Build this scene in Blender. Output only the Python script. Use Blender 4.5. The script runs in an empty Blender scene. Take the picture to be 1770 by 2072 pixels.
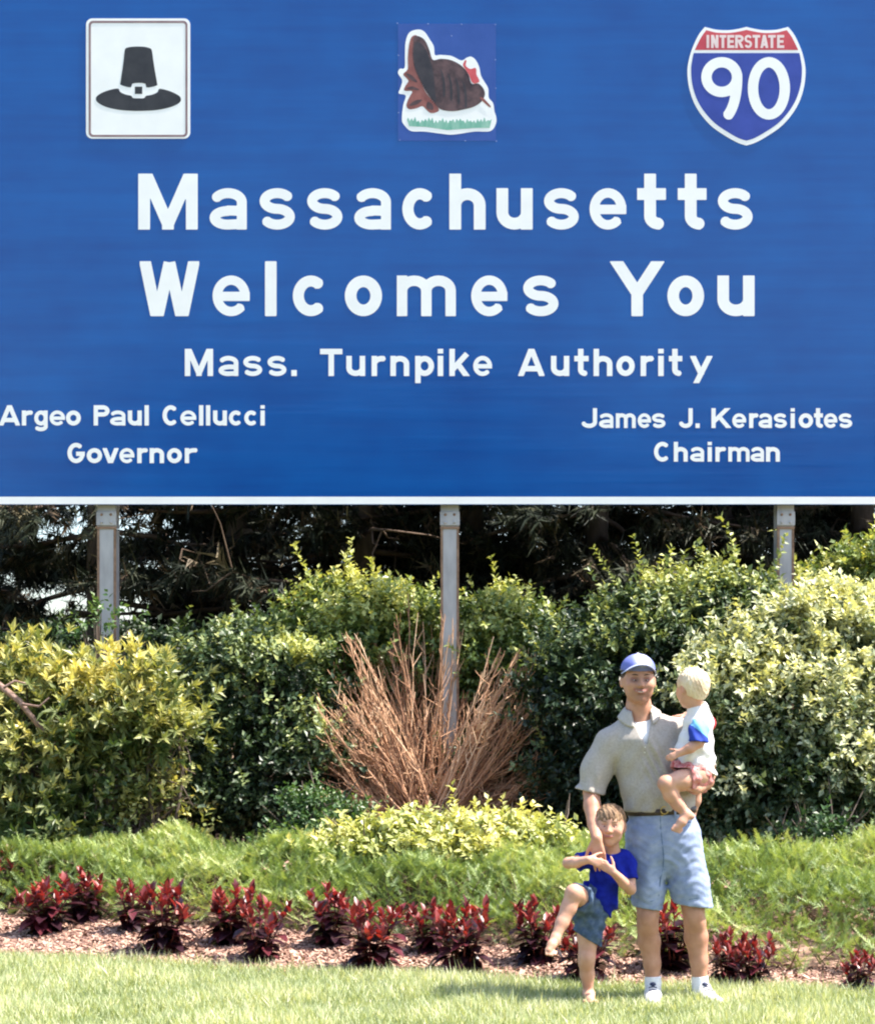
import bpy, math, random
import numpy as np
from mathutils import Vector, Matrix
from mathutils.geometry import tessellate_polygon

random.seed(7)
RNG = np.random.default_rng(11)
SC = bpy.context.scene
COL = SC.collection

# ------------------------------------------------------------------ camera
CAM_H, HOR, FPX = 1.6, 1425.0, 3750.0      # eye height, horizon row and focal length on a 1770 wide picture
cam_data = bpy.data.cameras.new('camera')
cam = bpy.data.objects.new('camera', cam_data); COL.objects.link(cam)
cam.location = (0, 0, CAM_H); cam.rotation_euler = (math.radians(90), 0, 0)
cam_data.sensor_width = 36; cam_data.sensor_fit = 'HORIZONTAL'
cam_data.lens = FPX / 1770 * 36
cam_data.shift_y = (HOR - 1036) / 1770
cam_data.clip_start = .1; cam_data.clip_end = 1500
cam_data.dof.use_dof = False
SC.camera = cam

# ------------------------------------------------------------------ sky, sun, exposure
SUN = Vector((0.50, -0.035, 0.86)).normalized()
world = bpy.data.worlds.new('World'); SC.world = world; world.use_nodes = True
wn = world.node_tree.nodes; bg = wn['Background']
sky = wn.new('ShaderNodeTexSky'); sky.sky_type = 'NISHITA'; sky.sun_disc = False
sky.sun_elevation = math.asin(SUN.z); sky.sun_rotation = math.atan2(SUN.x, SUN.y)
sky.air_density = 1.0; sky.dust_density = 2.0; sky.ozone_density = 1.0
world.node_tree.links.new(sky.outputs[0], bg.inputs[0]); bg.inputs[1].default_value = 0.15
sl = bpy.data.lights.new('sun', 'SUN'); sl.energy = 5.0; sl.angle = math.radians(.5); sl.color = (1, .93, .83)
so = bpy.data.objects.new('sun', sl); COL.objects.link(so)
so.rotation_euler = SUN.to_track_quat('Z', 'Y').to_euler(); so.location = (20, 0, 30)
SC.view_settings.view_transform = 'Standard'; SC.view_settings.look = 'None'
SC.view_settings.exposure = 1.45; SC.view_settings.gamma = 1
SC.view_settings.use_curve_mapping = False
SC.cycles.filter_width = 2.1      # a soft print, not a razor-sharp one
SC.cycles.max_bounces = 8; SC.cycles.transparent_max_bounces = 8
SC.cycles.diffuse_bounces = 3; SC.cycles.glossy_bounces = 3; SC.cycles.transmission_bounces = 3

# ------------------------------------------------------------------ helpers
def P(dx, dy, Y=10.0):
    return np.array([(dx - 885) * Y / FPX, Y, CAM_H + (HOR - dy) * Y / FPX])

def link(nt, a, b): nt.links.new(a, b)
def new_mat(name):
    m = bpy.data.materials.new(name); m.use_nodes = True
    return m, m.node_tree, m.node_tree.nodes['Principled BSDF']

def noise_node(nt, scale, detail=3, coord='Object', stretch=None, rough=.55):
    tc = nt.nodes.new('ShaderNodeTexCoord'); n = nt.nodes.new('ShaderNodeTexNoise')
    n.inputs['Scale'].default_value = scale; n.inputs['Detail'].default_value = detail
    n.inputs['Roughness'].default_value = rough
    if stretch:
        mp = nt.nodes.new('ShaderNodeMapping'); mp.inputs['Scale'].default_value = stretch
        link(nt, tc.outputs[coord], mp.inputs[0]); link(nt, mp.outputs[0], n.inputs[0])
    else: link(nt, tc.outputs[coord], n.inputs[0])
    return n

def ramp_node(nt, stops):
    r = nt.nodes.new('ShaderNodeValToRGB'); e = r.color_ramp.elements
    while len(e) > 1: e.remove(e[0])
    e[0].position = stops[0][0]; e[0].color = (*stops[0][1], 1)
    for p, c in stops[1:]:
        x = e.new(p); x.color = (*c, 1)
    return r

def mat_noise(name, stops, scale=20, rough=.7, detail=4, bump=0, bscale=60, stretch=None, spec=.4, metal=0, sub=0, coat=0):
    m, nt, b = new_mat(name)
    n = noise_node(nt, scale, detail, stretch=stretch); r = ramp_node(nt, stops)
    link(nt, n.outputs[0], r.inputs[0]); link(nt, r.outputs[0], b.inputs['Base Color'])
    b.inputs['Roughness'].default_value = rough; b.inputs['Specular IOR Level'].default_value = spec
    b.inputs['Metallic'].default_value = metal; b.inputs['Coat Weight'].default_value = coat
    if sub:
        b.inputs['Subsurface Weight'].default_value = sub
        b.inputs['Subsurface Radius'].default_value = (.02, .008, .004); b.inputs['Subsurface Scale'].default_value = 1
    if bump:
        n2 = noise_node(nt, bscale, 4, stretch=stretch); bp = nt.nodes.new('ShaderNodeBump')
        bp.inputs['Strength'].default_value = bump; bp.inputs['Distance'].default_value = .01
        link(nt, n2.outputs[0], bp.inputs['Height']); link(nt, bp.outputs[0], b.inputs['Normal'])
    return m

def mat_leaf(name, stops, rough=.45, trans=.25, spec=.5, tcol=None):
    """leaf: colour from the per-leaf value 'v', some light passing through"""
    m, nt, b = new_mat(name)
    at = nt.nodes.new('ShaderNodeAttribute'); at.attribute_name = 'v'
    r = ramp_node(nt, stops); link(nt, at.outputs['Fac'], r.inputs[0])
    link(nt, r.outputs[0], b.inputs['Base Color'])
    b.inputs['Roughness'].default_value = rough; b.inputs['Specular IOR Level'].default_value = spec
    if trans:
        t = nt.nodes.new('ShaderNodeBsdfTranslucent'); mx = nt.nodes.new('ShaderNodeMixShader')
        g = nt.nodes.new('ShaderNodeMix'); g.data_type = 'RGBA'; g.blend_type = 'MULTIPLY'
        g.inputs['Factor'].default_value = 1; g.inputs[7].default_value = (*(tcol or (1.55, 1.45, .6)), 1)
        link(nt, r.outputs[0], g.inputs[6]); link(nt, g.outputs[2], t.inputs[0])
        mx.inputs[0].default_value = trans
        link(nt, b.outputs[0], mx.inputs[1]); link(nt, t.outputs[0], mx.inputs[2])
        link(nt, mx.outputs[0], nt.nodes['Material Output'].inputs[0])
    return m

def mesh_np(name, V, faces_list, smooth=False, v=None, mats=()):
    """faces_list: list of integer arrays (n,3) or (n,4); v: per-face float attribute (concatenated order)"""
    me = bpy.data.meshes.new(name)
    V = np.asarray(V, np.float32)
    me.vertices.add(len(V)); me.vertices.foreach_set('co', V.ravel())
    tot = sum(f.size for f in faces_list); nf = sum(len(f) for f in faces_list)
    me.loops.add(tot); me.polygons.add(nf)
    idx = np.concatenate([f.ravel() for f in faces_list]).astype(np.int32)
    sizes = np.concatenate([np.full(len(f), f.shape[1]) for f in faces_list])
    starts = np.concatenate([[0], np.cumsum(sizes)[:-1]]).astype(np.int32)
    me.loops.foreach_set('vertex_index', idx)
    me.polygons.foreach_set('loop_start', starts)
    me.polygons.foreach_set('loop_total', sizes.astype(np.int32))
    me.polygons.foreach_set('use_smooth', np.full(nf, smooth))
    for m in mats: me.materials.append(m)
    me.update(calc_edges=True)
    if v is not None:
        a = me.attributes.new('v', 'FLOAT', 'FACE'); a.data.foreach_set('value', np.asarray(v, np.float32))
    me.validate()
    return me

def tag(o, label=None, cat=None, group=None, kind=None):
    if label: o['label'] = label
    if cat: o['category'] = cat
    if group: o['group'] = group
    if kind: o['kind'] = kind
    return o
def obj(name, me, parent=None, loc=(0, 0, 0)):
    o = bpy.data.objects.new(name, me); COL.objects.link(o); o.location = loc
    if parent is not None: o.parent = parent
    return o
def thing(name, loc, label, cat, group=None, rz=0):
    o = bpy.data.objects.new(name, None); COL.objects.link(o); o.location = loc; o.rotation_euler = (0, 0, rz)
    o.empty_display_size = .1
    return tag(o, label, cat, group)
def copy_tree(o, parent=None):
    c = o.copy(); COL.objects.link(c)
    if parent is not None: c.parent = parent; c.matrix_parent_inverse = o.matrix_parent_inverse
    for ch in o.children: copy_tree(ch, c)
    return c

def scatter(T, TF, pos, rot, scale, v, pv=0.0):
    """copies of template verts T (n,3), faces TF (m,3) at pos (N,3) with rot (N,3,3) columns=axes, scale (N,) or (N,3)"""
    N = len(pos); scale = np.asarray(scale)
    if scale.ndim == 1: scale = np.repeat(scale[:, None], 3, 1)
    L = T[None] * scale[:, None, :]
    W = np.einsum('nij,nkj->nki', rot, L) + pos[:, None, :]
    F = TF[None] + (np.arange(N) * len(T))[:, None, None]
    vv = np.repeat(v, len(TF))
    return W.reshape(-1, 3), F.reshape(-1, TF.shape[1]), vv

def norm(a): return a / np.maximum(np.linalg.norm(a, axis=-1, keepdims=True), 1e-9)
def frames(d, up):
    """rotation matrices with y axis = d, z axis ~ up"""
    d = norm(d); z = up - (up * d).sum(-1, keepdims=True) * d; z = norm(z + 1e-6); x = np.cross(d, z)
    return np.stack([x, d, z], -1)

def tube(pts, radii, seg=6, cap=True, off=0):
    pts = np.asarray(pts, float); n = len(pts)
    t = norm(np.gradient(pts, axis=0)) if n > 2 else norm(np.repeat((pts[-1:] - pts[:1]), n, 0))
    ref = np.array([0, 0, 1.0]) if abs(t[0][2]) < .9 else np.array([1.0, 0, 0])
    V = []
    for i in range(n):
        u = norm(np.cross(t[i], ref)); w = np.cross(t[i], u)
        a = np.arange(seg) * 2 * math.pi / seg
        V.append(pts[i] + radii[i] * (np.cos(a)[:, None] * u + np.sin(a)[:, None] * w))
    V = np.concatenate(V); F = []
    for i in range(n - 1):
        for k in range(seg):
            F.append((i * seg + k, i * seg + (k + 1) % seg, (i + 1) * seg + (k + 1) % seg, (i + 1) * seg + k))
    F = np.array(F) + off
    return V, F
def tubes_mesh(name, items, mat, smooth=True):
    Vs, Fs, off = [], [], 0
    for pts, rad, seg in items:
        V, F = tube(pts, rad, seg, off=off); Vs.append(V); Fs.append(F); off += len(V)
    return mesh_np(name, np.concatenate(Vs), [np.concatenate(Fs)], smooth, mats=[mat])

def box_mesh(name, lo, hi, mat, bev=0.0):
    import bmesh
    bm = bmesh.new(); bmesh.ops.create_cube(bm, size=1)
    lo, hi = Vector(lo), Vector(hi)
    for vv in bm.verts: vv.co = Vector([(lo[i] + hi[i]) / 2 + vv.co[i] * (hi[i] - lo[i]) for i in range(3)])
    if bev: bmesh.ops.bevel(bm, geom=bm.edges[:], offset=bev, segments=2, affect='EDGES', profile=.5)
    me = bpy.data.meshes.new(name); bm.to_mesh(me); bm.free(); me.materials.append(mat); return me

def ell_mesh(name, c, r, mat, seg=16, R=None):
    V = []; F = []; n = seg // 2
    for i in range(n + 1):
        for k in range(seg):
            th = math.pi * i / n; ph = 2 * math.pi * k / seg
            V.append((math.sin(th) * math.cos(ph), math.sin(th) * math.sin(ph), math.cos(th)))
    for i in range(n):
        for k in range(seg):
            F.append((i * seg + k, (i + 1) * seg + k, (i + 1) * seg + (k + 1) % seg, i * seg + (k + 1) % seg))
    V = np.array(V) * np.array(r)
    if R is not None: V = V @ np.array(R).T
    return mesh_np(name, V + np.array(c), [np.array(F)], True, mats=[mat])

def catmull(pts, n=6):
    pts = np.array(pts, float); N = len(pts); out = []
    for i in range(N):
        p0, p1, p2, p3 = pts[i - 1], pts[i], pts[(i + 1) % N], pts[(i + 2) % N]
        for k in range(n):
            t = k / n
            out.append(.5 * ((2 * p1) + (-p0 + p2) * t + (2 * p0 - 5 * p1 + 4 * p2 - p3) * t * t + (-p0 + 3 * p1 - 3 * p2 + p3) * t ** 3))
    return np.array(out)

def plate(name, loops, y0, y1, mat):
    """flat shape in the x,z plane from y0 (front) back to y1; later loops are holes"""
    pl = [[Vector((a, b, 0)) for a, b in lp] for lp in loops]
    tris = tessellate_polygon(pl)
    P2 = np.array([(v.x, v.y) for lp in pl for v in lp]); n = len(P2)
    V = np.concatenate([np.c_[P2[:, 0], np.full(n, y0), P2[:, 1]], np.c_[P2[:, 0], np.full(n, y1), P2[:, 1]]])
    T = []
    for a, b, c in tris:
        A, B, C = P2[a], P2[b], P2[c]
        cr = (B[0] - A[0]) * (C[1] - A[1]) - (B[1] - A[1]) * (C[0] - A[0])
        if abs(cr) < 1e-12: continue
        T.append((a, b, c) if cr > 0 else (a, c, b))      # normal towards -y
    Q = []; off = 0
    for lp in pl:
        m = len(lp)
        for i in range(m):
            j = (i + 1) % m; Q.append((off + i, off + i + n, off + j + n, off + j))
        off += m
    return mesh_np(name, V, [np.array(T), np.array(Q)], False, mats=[mat])
# ------------------------------------------------------------------ ground
def yf(x):      # front edge of the planting bed
    xc = np.clip(x, -4.5, 3.5)
    y = 10.68 - .29 * xc + .034 * xc * xc
    return y + np.where(x < -4.5, -.60 * (x + 4.5), 0) + np.where(x > 3.5, -.05 * (x - 3.5), 0)
def yj(x):      # front edge of the juniper
    return np.maximum(11.62 - .447 * x, yf(x) + .24)
def gh(x, y):
    d = y - yf(x); t = np.clip(d / 3.6, 0, 1)
    return .40 * (t * t * (3 - 2 * t) * .45 + t * .55)

M_soil = mat_noise('soil', [(0.3, (.03, .02, .014)), (.7, (.07, .048, .032))], 6, .95, bump=.5)
M_lawn = mat_noise('lawn_soil', [(0.3, (.10, .11, .04)), (.7, (.19, .19, .08))], 14, .95, bump=.4)
M_mulch = mat_noise('mulch', [(0.25, (.22, .125, .095)), (.5, (.37, .23, .175)), (.8, (.48, .31, .25))], 55, .95, bump=.8, bscale=90)

def grid_sheet(name, xs, yfun, ts, dz, mat):
    X = np.repeat(xs[:, None], len(ts), 1); Y = yfun(X, ts[None, :]); Z = gh(X, Y) + dz
    V = np.stack([X, Y, Z], -1).reshape(-1, 3); n, m = X.shape
    i = np.arange((n - 1))[:, None] * m + np.arange(m - 1)[None]; i = i.ravel()
    return mesh_np(name, V, [np.stack([i, i + m, i + m + 1, i + 1], -1)], True, mats=[mat])
xs = np.concatenate([[-400, -150, -60, -20], np.linspace(-10, 10, 61), [20, 60, 150, 400]])
ys = np.concatenate([[-400, -100, -20, 0, 5], np.linspace(8, 20, 61), [30, 60, 150, 500]])
g = obj('ground', grid_sheet('ground', xs, lambda X, t: t + 0 * X, ys, -.012, M_soil)); tag(g, 'dark soil under the planting and the trees', kind='structure')
xs2 = np.concatenate([[-60, -25], np.linspace(-12, 12, 73), [25, 60]])
lw = obj('lawn', grid_sheet('lawn', xs2, lambda X, t: np.where(t < 0, t * 40 + 6, 6 + (yf(X) - 6) * t), np.array([-1, -.5, 0, .3, .6, .9, 1.0]), 0.0, M_lawn)); tag(lw, 'bright mown lawn in front of the planting bed', kind='structure')
mb = obj('mulch_bed', grid_sheet('mulch_bed', np.linspace(-12, 12, 97), lambda X, t: yf(X) + t, np.linspace(0, 3.4, 18), .006, M_mulch)); tag(mb, 'pinkish wood mulch bed between lawn and juniper', kind='structure')

# wood chips lying on the bed
def chips(n):
    x = RNG.uniform(-4.3, 4.6, n); w = yj(x) - yf(x)
    y = yf(x) - .05 + RNG.uniform(0, 1, n) ** .9 * (w + .25); z = gh(x, y) + .012
    V = np.array([(sx, sy, sz) for sx in (-.5, .5) for sy in (-.5, .5) for sz in (-.5, .5)], float)
    V[:, 0] *= 1 + .25 * np.sign(V[:, 1]); F = np.array([(0, 1, 3, 2), (4, 6, 7, 5), (0, 4, 5, 1), (1, 5, 7, 3)])
    a = RNG.uniform(0, 6.28, n); d = np.stack([np.cos(a), np.sin(a), RNG.normal(0, .35, n)], -1)
    up = np.stack([RNG.normal(0, .5, n), RNG.normal(0, .5, n), np.ones(n)], -1)
    s = np.stack([RNG.uniform(.006, .022, n), RNG.uniform(.015, .06, n), RNG.uniform(.003, .010, n)], -1)
    return scatter(V, F, np.stack([x, y, z], -1), frames(d, up), s, RNG.uniform(0, 1, n))
M_chip = mat_leaf('wood_chip', [(0, (.11, .058, .04)), (.35, (.29, .165, .12)), (.75, (.46, .285, .215)), (1, (.60, .42, .33))], .9, 0)
V, F, v = chips(19000)
o = obj('wood_chips', mesh_np('wood_chips', V, [F], False, v, [M_chip])); tag(o, 'loose pinkish wood chips covering the bed around the red plants', kind='stuff')

# ------------------------------------------------------------------ highway sign
YS = 15.0; SX = lambda dx: (dx - 885) / 250; SZ = lambda dy: 1.6 + (1425 - dy) / 250
G0 = .38                                                # ground height at the posts
sign = thing('highway_sign', (0, YS, G0), 'huge blue highway welcome sign with white lettering on three grey steel posts', 'road sign')
LZ = lambda dy: SZ(dy) - G0

def mat_sign():
    m, nt, b = new_mat('blue_sheeting')
    n = noise_node(nt, 1.6, 5, stretch=(.28, 1, 5.5), rough=.6); n2 = noise_node(nt, 2.2, 3, stretch=(.7, 1, .9))
    mx = nt.nodes.new('ShaderNodeMath'); mx.operation = 'ADD'; ml = nt.nodes.new('ShaderNodeMath'); ml.operation = 'MULTIPLY'; ml.inputs[1].default_value = .5
    link(nt, n.outputs[0], mx.inputs[0]); link(nt, n2.outputs[0], mx.inputs[1]); link(nt, mx.outputs[0], ml.inputs[0])
    r = ramp_node(nt, [(.28, (.0002, .050, .25)), (.5, (.0003, .070, .305)), (.72, (.0005, .092, .365))])
    link(nt, ml.outputs[0], r.inputs[0]); link(nt, r.outputs[0], b.inputs['Base Color'])
    b.inputs['Roughness'].default_value = .20; b.inputs['Specular IOR Level'].default_value = .50
    bp = nt.nodes.new('ShaderNodeBump'); bp.inputs['Strength'].default_value = .05; bp.inputs['Distance'].default_value = .02
    link(nt, n.outputs[0], bp.inputs['Height']); link(nt, bp.outputs[0], b.inputs['Normal'])
    return m
M_blue = mat_sign()
M_white = mat_noise('white_sheeting', [(.3, (.84, .84, .83)), (.7, (.90, .90, .89))], 5, .4, spec=.4)
M_navy = mat_noise('shield_blue', [(.3, (.022, .045, .28)), (.7, (.035, .065, .36))], 6, .35)
M_red = mat_noise('shield_red', [(.3, (.50, .05, .07)), (.7, (.60, .08, .09))], 6, .4)
M_letred = mat_noise('faded_white', [(.3, (.72, .55, .53)), (.7, (.82, .68, .66))], 6, .4)
M_steel = mat_noise('galvanised_steel', [(.25, (.32, .30, .31)), (.55, (.45, .43, .435)), (.8, (.53, .51, .51))], 9, .42, bump=.15, bscale=40, metal=.35, stretch=(1, 1, .35))
M_rust = mat_noise('rusty_steel_edge', [(.3, (.17, .10, .065)), (.7, (.33, .21, .14))], 14, .8, bump=.3)
M_black = mat_noise('black_sheeting', [(.3, (.018, .018, .020)), (.7, (.04, .038, .04))], 8, .45)

X0, X1, Z0, Z1 = SX(-72), SX(1842), LZ(1022), LZ(-62)
def rrect(x0, z0, x1, z1, r, n=6):
    pts = []
    for cx, cz, a in ((x1 - r, z1 - r, 0), (x0 + r, z1 - r, 90), (x0 + r, z0 + r, 180), (x1 - r, z0 + r, 270)):
        for k in range(n + 1):
            t = math.radians(a + 90 * k / n); pts.append((cx + r * math.cos(t), cz + r * math.sin(t)))
    return pts
obj('panel', plate('panel', [rrect(X0, Z0, X1, Z1, .16)], -.03, .0, M_blue), sign)
bw = 16 / 250
obj('border', plate('border', [rrect(X0 + .004, Z0 + .004, X1 - .004, Z1 - .004, .156), rrect(X0 + bw, Z0 + bw, X1 - bw, Z1 - bw, .10)], -.0318, -.0306, M_white), sign)
# aluminium stringers on the back of the panel
for k in range(5):
    z = Z0 + .25 + k * (Z1 - Z0 - .5) / 4
    obj('stringer', box_mesh('stringer', (X0 + .1, .004, z - .04), (X1 - .1, .055, z + .04), M_steel), sign)

# letters: strokes -> distance field -> outline -> plate
def ell(cx, cy, rx, ry, a0, a1, n=18):
    return [(cx + rx * math.cos(math.radians(a0 + (a1 - a0) * k / n)), cy + ry * math.sin(math.radians(a0 + (a1 - a0) * k / n))) for k in range(n + 1)]
def glyph(ch, w, s, xh=.74):
    c = s / 2; x0, x1, m = c, w - c, w / 2; rx = (x1 - x0) / 2; mid = xh / 2; e = .3
    S = lambda h: [ell(m, (h / 2 + h - c) / 2, rx, (h - c - h / 2) / 2, 28, 270, 24) + ell(m, (c + h / 2) / 2, rx, (h / 2 - c) / 2, 90, -152, 24)]
    if ch == 'M': return [[(x0, 0), (x0, 1)], [(x1, 0), (x1, 1)], [(x0 - .02, 1.12), (m, .10)], [(x1 + .02, 1.12), (m, .10)], [(m - .001, .16), (m, 0)]]
    if ch == 'W': return [[(c * .8, 1.05), (w * .29, -.06)], [(w * .29, -.06), (m, .98)], [(m, .98), (w * .71, -.06)], [(w * .71, -.06), (w - c * .8, 1.05)]]
    if ch == 'A': return [[(c * .75, -.04), (m, 1.0)], [(w - c * .75, -.04), (m, 1.0)], [(w * .2, .27), (w * .8, .27)]]
    if ch == 'Y': return [[(c * .8, 1.05), (m, .42)], [(w - c * .8, 1.05), (m, .42)], [(m, .48), (m, 0)]]
    if ch == 'T': return [[(0, 1 - c), (w, 1 - c)], [(m, 0), (m, 1 - c)]]
    if ch == 'P': return [[(x0, 0), (x0, 1)], [(x0, 1 - c), (x1 - .2, 1 - c)] + ell(x1 - .22, .72, .22, .28 - c, 90, -90) + [(x1 - .2, .44 + c), (x0, .44 + c)]]
    if ch == 'R': return glyph('P', w, s) + [[(m - .02, .5), (w - c * .8, -.05)]]
    if ch == 'C': return [ell(m, .5, rx, .5 - c, 48, 312, 30)]
    if ch == 'G': return [ell(m, .5, rx, .5 - c, 48, 345, 30) + [(x1, .46)], [(m, .46), (w, .46)]]
    if ch == 'J': return [[(x1, 1), (x1, .3)] + ell(m, .3, rx, .3 - c, 0, -165)]
    if ch == 'K': return [[(x0, 0), (x0, 1)], [(x0, .30), (w - c, 1.08)], [(w * .40, .56), (w - c * .7, -.06)]]
    if ch == 'I': return [[(m, 0), (m, 1)]]
    if ch == 'N': return [[(x0, 0), (x0, 1)], [(x1, 0), (x1, 1)], [(x0, 1.0), (x1, 0.0)]]
    if ch == 'E': return [[(x0, 0), (x0, 1)], [(x0, 1 - c), (w, 1 - c)], [(x0, .5), (w * .9, .5)], [(x0, c), (w, c)]]
    if ch == 'S': return S(1.0)
    if ch == '9': return [ell(m, .68, rx, .32 - c, 0, 360, 36), ell(m - .02, .66, rx + .02, .66, 6, -66, 14)]
    if ch == '0': return [ell(m, .5, rx, .5 - c, 0, 360, 44)]
    if ch == 'a': return [ell(m, xh - .25, rx, .25 - c, 155, 0, 16) + [(x1, 0)], [(x1 + .02, .255 + c * .9), (m, .27 + c * .8)] + ell(m - .01, .135 + c * .85 + .0, rx - .01, .135 - c * .15, 90, 270, 16) + [(x1, c * .8 + .03)]]
    if ch == 's': return S(xh)
    if ch == 'c': return [ell(m, mid, rx, mid - c, 48, 312, 26)]
    if ch == 'o': return [ell(m, mid, rx, mid - c, 0, 360, 34)]
    if ch == 'e': return [ell(m, mid, rx, mid - c, 0, 318, 30), [(x0, mid - .01), (w, mid - .01)]]
    if ch == 'h': return [[(x0, 0), (x0, 1)], ell(m, xh - c - .2, rx, .2, 180, 0, 14) + [(x1, 0)]]
    if ch == 'n': return [[(x0, 0), (x0, xh)], ell(m, xh - c - .2, rx, .2, 180, 0, 14) + [(x1, 0)]]
    if ch == 'r': return [[(x0, 0), (x0, xh)], ell(w * .75, xh - c - .2, w * .75 - c, .2, 180, 75, 12)]
    if ch == 'u': return [[(x1, 0), (x1, xh)], [(x0, xh)] + ell(m, c + .2, rx, .2, 180, 360, 14)]
    if ch == 'm':
        r = rx / 2; return [[(x0, 0), (x0, xh)], ell(x0 + r, xh - c - .18, r, .18, 180, 0, 12) + [(m, 0)], ell(m + r, xh - c - .18, r, .18, 180, 0, 12) + [(x1, 0)]]
    if ch == 't': return [[(w * .45, 1), (w * .45, .24)] + ell(w * .45 + .16, .24, .16, .24 - c, 180, 275, 8), [(0, xh - c), (w, xh - c)]]
    if ch in 'l': return [[(m, 0), (m, 1)]]
    if ch == 'i': return [[(m, 0), (m, xh)], [(m, xh + .09), (m, 1.0)]]
    if ch == 'p': return [[(x0, -.26), (x0, xh)], ell(m, mid, rx, mid - c, 0, 360, 30)]
    if ch == 'g': return [[(x1, xh), (x1, -.06)] + ell(m, -.06, rx, .22 - c, 0, -155, 12), ell(m, mid, rx, mid - c, 0, 360, 30)]
    if ch == 'k': return [[(x0, 0), (x0, 1)], [(x0, .22), (w - c, xh + .08)], [(w * .42, .44), (w - c * .7, -.06)]]
    if ch == 'v': return [[(c * .7, xh + .05), (m, -.02)], [(w - c * .7, xh + .05), (m, -.02)]]
    if ch == 'y': return [[(c * .7, xh + .05), (m + .02, .02)], [(w - c * .7, xh + .05), (w * .22, -.34)]]
    if ch == '.': return [[(m, 0), (m, s * 1.1)]]
    return []
LOW = set('asceonrumvgpy')
def glyph_loops(ch, w, s):
    """w and s in cap heights; returns closed outlines"""
    st = .0125; lo = -.3 if ch in 'gpy' else -.06; hi = 1.06
    ytop = .74 if ch in LOW else 1.0
    ybot = -.26 if ch in 'gpy' else 0.0
    gx = np.arange(-.06, w + .08, st); gy = np.arange(lo - .04, hi + .02, st)
    X, Y = np.meshgrid(gx, gy, indexing='ij'); D = np.full(X.shape, 9.0)
    for pl in glyph(ch, w, s):
        pl = [np.array(p, float) for p in pl]; n = len(pl)
        closed = n > 3 and np.allclose(pl[0], pl[-1], atol=1e-6)
        for i in range(n - 1):
            a, b = pl[i], pl[i + 1]; L = np.linalg.norm(b - a)
            if L < 1e-9: continue
            u = (b - a) / L
            px, py = X - a[0], Y - a[1]; t = px * u[0] + py * u[1]; q = np.abs(-px * u[1] + py * u[0]) - s / 2
            e = np.maximum(-t, t - L); D = np.minimum(D, np.maximum(q, e))
            if i < n - 2 or closed: D = np.minimum(D, np.hypot(X - b[0], Y - b[1]) - s / 2)
    if ch in 'MWAYTPRKNEIhnrumtlkvyp': D = np.maximum(D, np.maximum(Y - ytop, ybot - Y))
    if ch in 'MWAYKNRkvy': D = np.maximum(D, np.maximum(-X, X - w))
    # marching squares
    seg = {}
    ins = D < 0
    cs = ins[:-1, :-1] * 1 + ins[1:, :-1] * 2 + ins[1:, 1:] * 4 + ins[:-1, 1:] * 8
    pts = {}
    def ep(i, j, ax):
        k = (i, j, ax)
        if k not in pts:
            a = D[i, j]; b = D[i + 1, j] if ax == 0 else D[i, j + 1]; t = a / (a - b)
            pts[k] = (gx[i] + (st * t if ax == 0 else 0), gy[j] + (st * t if ax == 1 else 0))
        return k
    TB = {1: [(3, 0)], 2: [(0, 1)], 3: [(3, 1)], 4: [(1, 2)], 5: [(3, 0), (1, 2)], 6: [(0, 2)], 7: [(3, 2)], 8: [(2, 3)], 9: [(2, 0)], 10: [(0, 1), (2, 3)], 11: [(2, 1)], 12: [(1, 3)], 13: [(1, 0)], 14: [(0, 3)]}
    for i, j in np.argwhere((cs > 0) & (cs < 15)):
        E = {0: (i, j, 0), 1: (i + 1, j, 1), 2: (i, j + 1, 0), 3: (i, j, 1)}
        for a, b in TB[int(cs[i, j])]: seg[ep(*E[a])] = ep(*E[b])
    loops = []
    while seg:
        k, n = next(iter(seg.items())); lp = []
        while k in seg: lp.append(pts[k]); k = seg.pop(k)
        L = [lp[0]]
        for q in range(1, len(lp)):        # drop nearly straight points
            a, b, c2 = np.array(L[-1]), np.array(lp[q]), np.array(lp[(q + 1) % len(lp)])
            cr = abs((b - a)[0] * (c2 - b)[1] - (b - a)[1] * (c2 - b)[0])
            if cr > 8.0e-6 or np.linalg.norm(c2 - a) > .25: L.append(lp[q])
        if len(L) > 2: loops.append(L)
    loops.sort(key=lambda l: -abs(sum(l[i][0] * l[(i + 1) % len(l)][1] - l[(i + 1) % len(l)][0] * l[i][1] for i in range(len(l)))))
    return loops
def letter(ch, xa, xb, ytop, ybase, sw, mat, parent, front=-.0306, name='letter', fx=SX, fz=LZ, th=.0008):
    """xa,xb: picture columns of the letter, ytop/ybase: cap top and baseline rows"""
    H = (ybase - ytop); w = (xb - xa) / H
    lps = glyph_loops(ch, w, sw * {'a': .84, 's': .84, 'e': .80, 'S': .85, 'g': .92, 'm': .9, 'c': .95}.get(ch, 1))
    L = [[(fx(xa + p[0] * H), fz(ybase - p[1] * H)) for p in lp] for lp in lps]
    if ch == 'i':                                # stem and dot are two islands
        me = plate(name, L[:1], front - th, front, mat); b = plate(name, L[1:2], front - th, front, mat)
        V = np.array([v.co[:] for m_ in (me, b) for v in m_.vertices]); n0 = len(me.vertices)
        T = [tuple(p.vertices) for p in me.polygons] + [tuple(i + n0 for i in p.vertices) for p in b.polygons]
        me = mesh_np(name, V, [np.array([t for t in T if len(t) == 3]), np.array([t for t in T if len(t) == 4])], False, mats=[mat])
        return obj(name, me, parent)
    return obj(name, plate(name, L, front - th, front, mat), parent)

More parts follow.
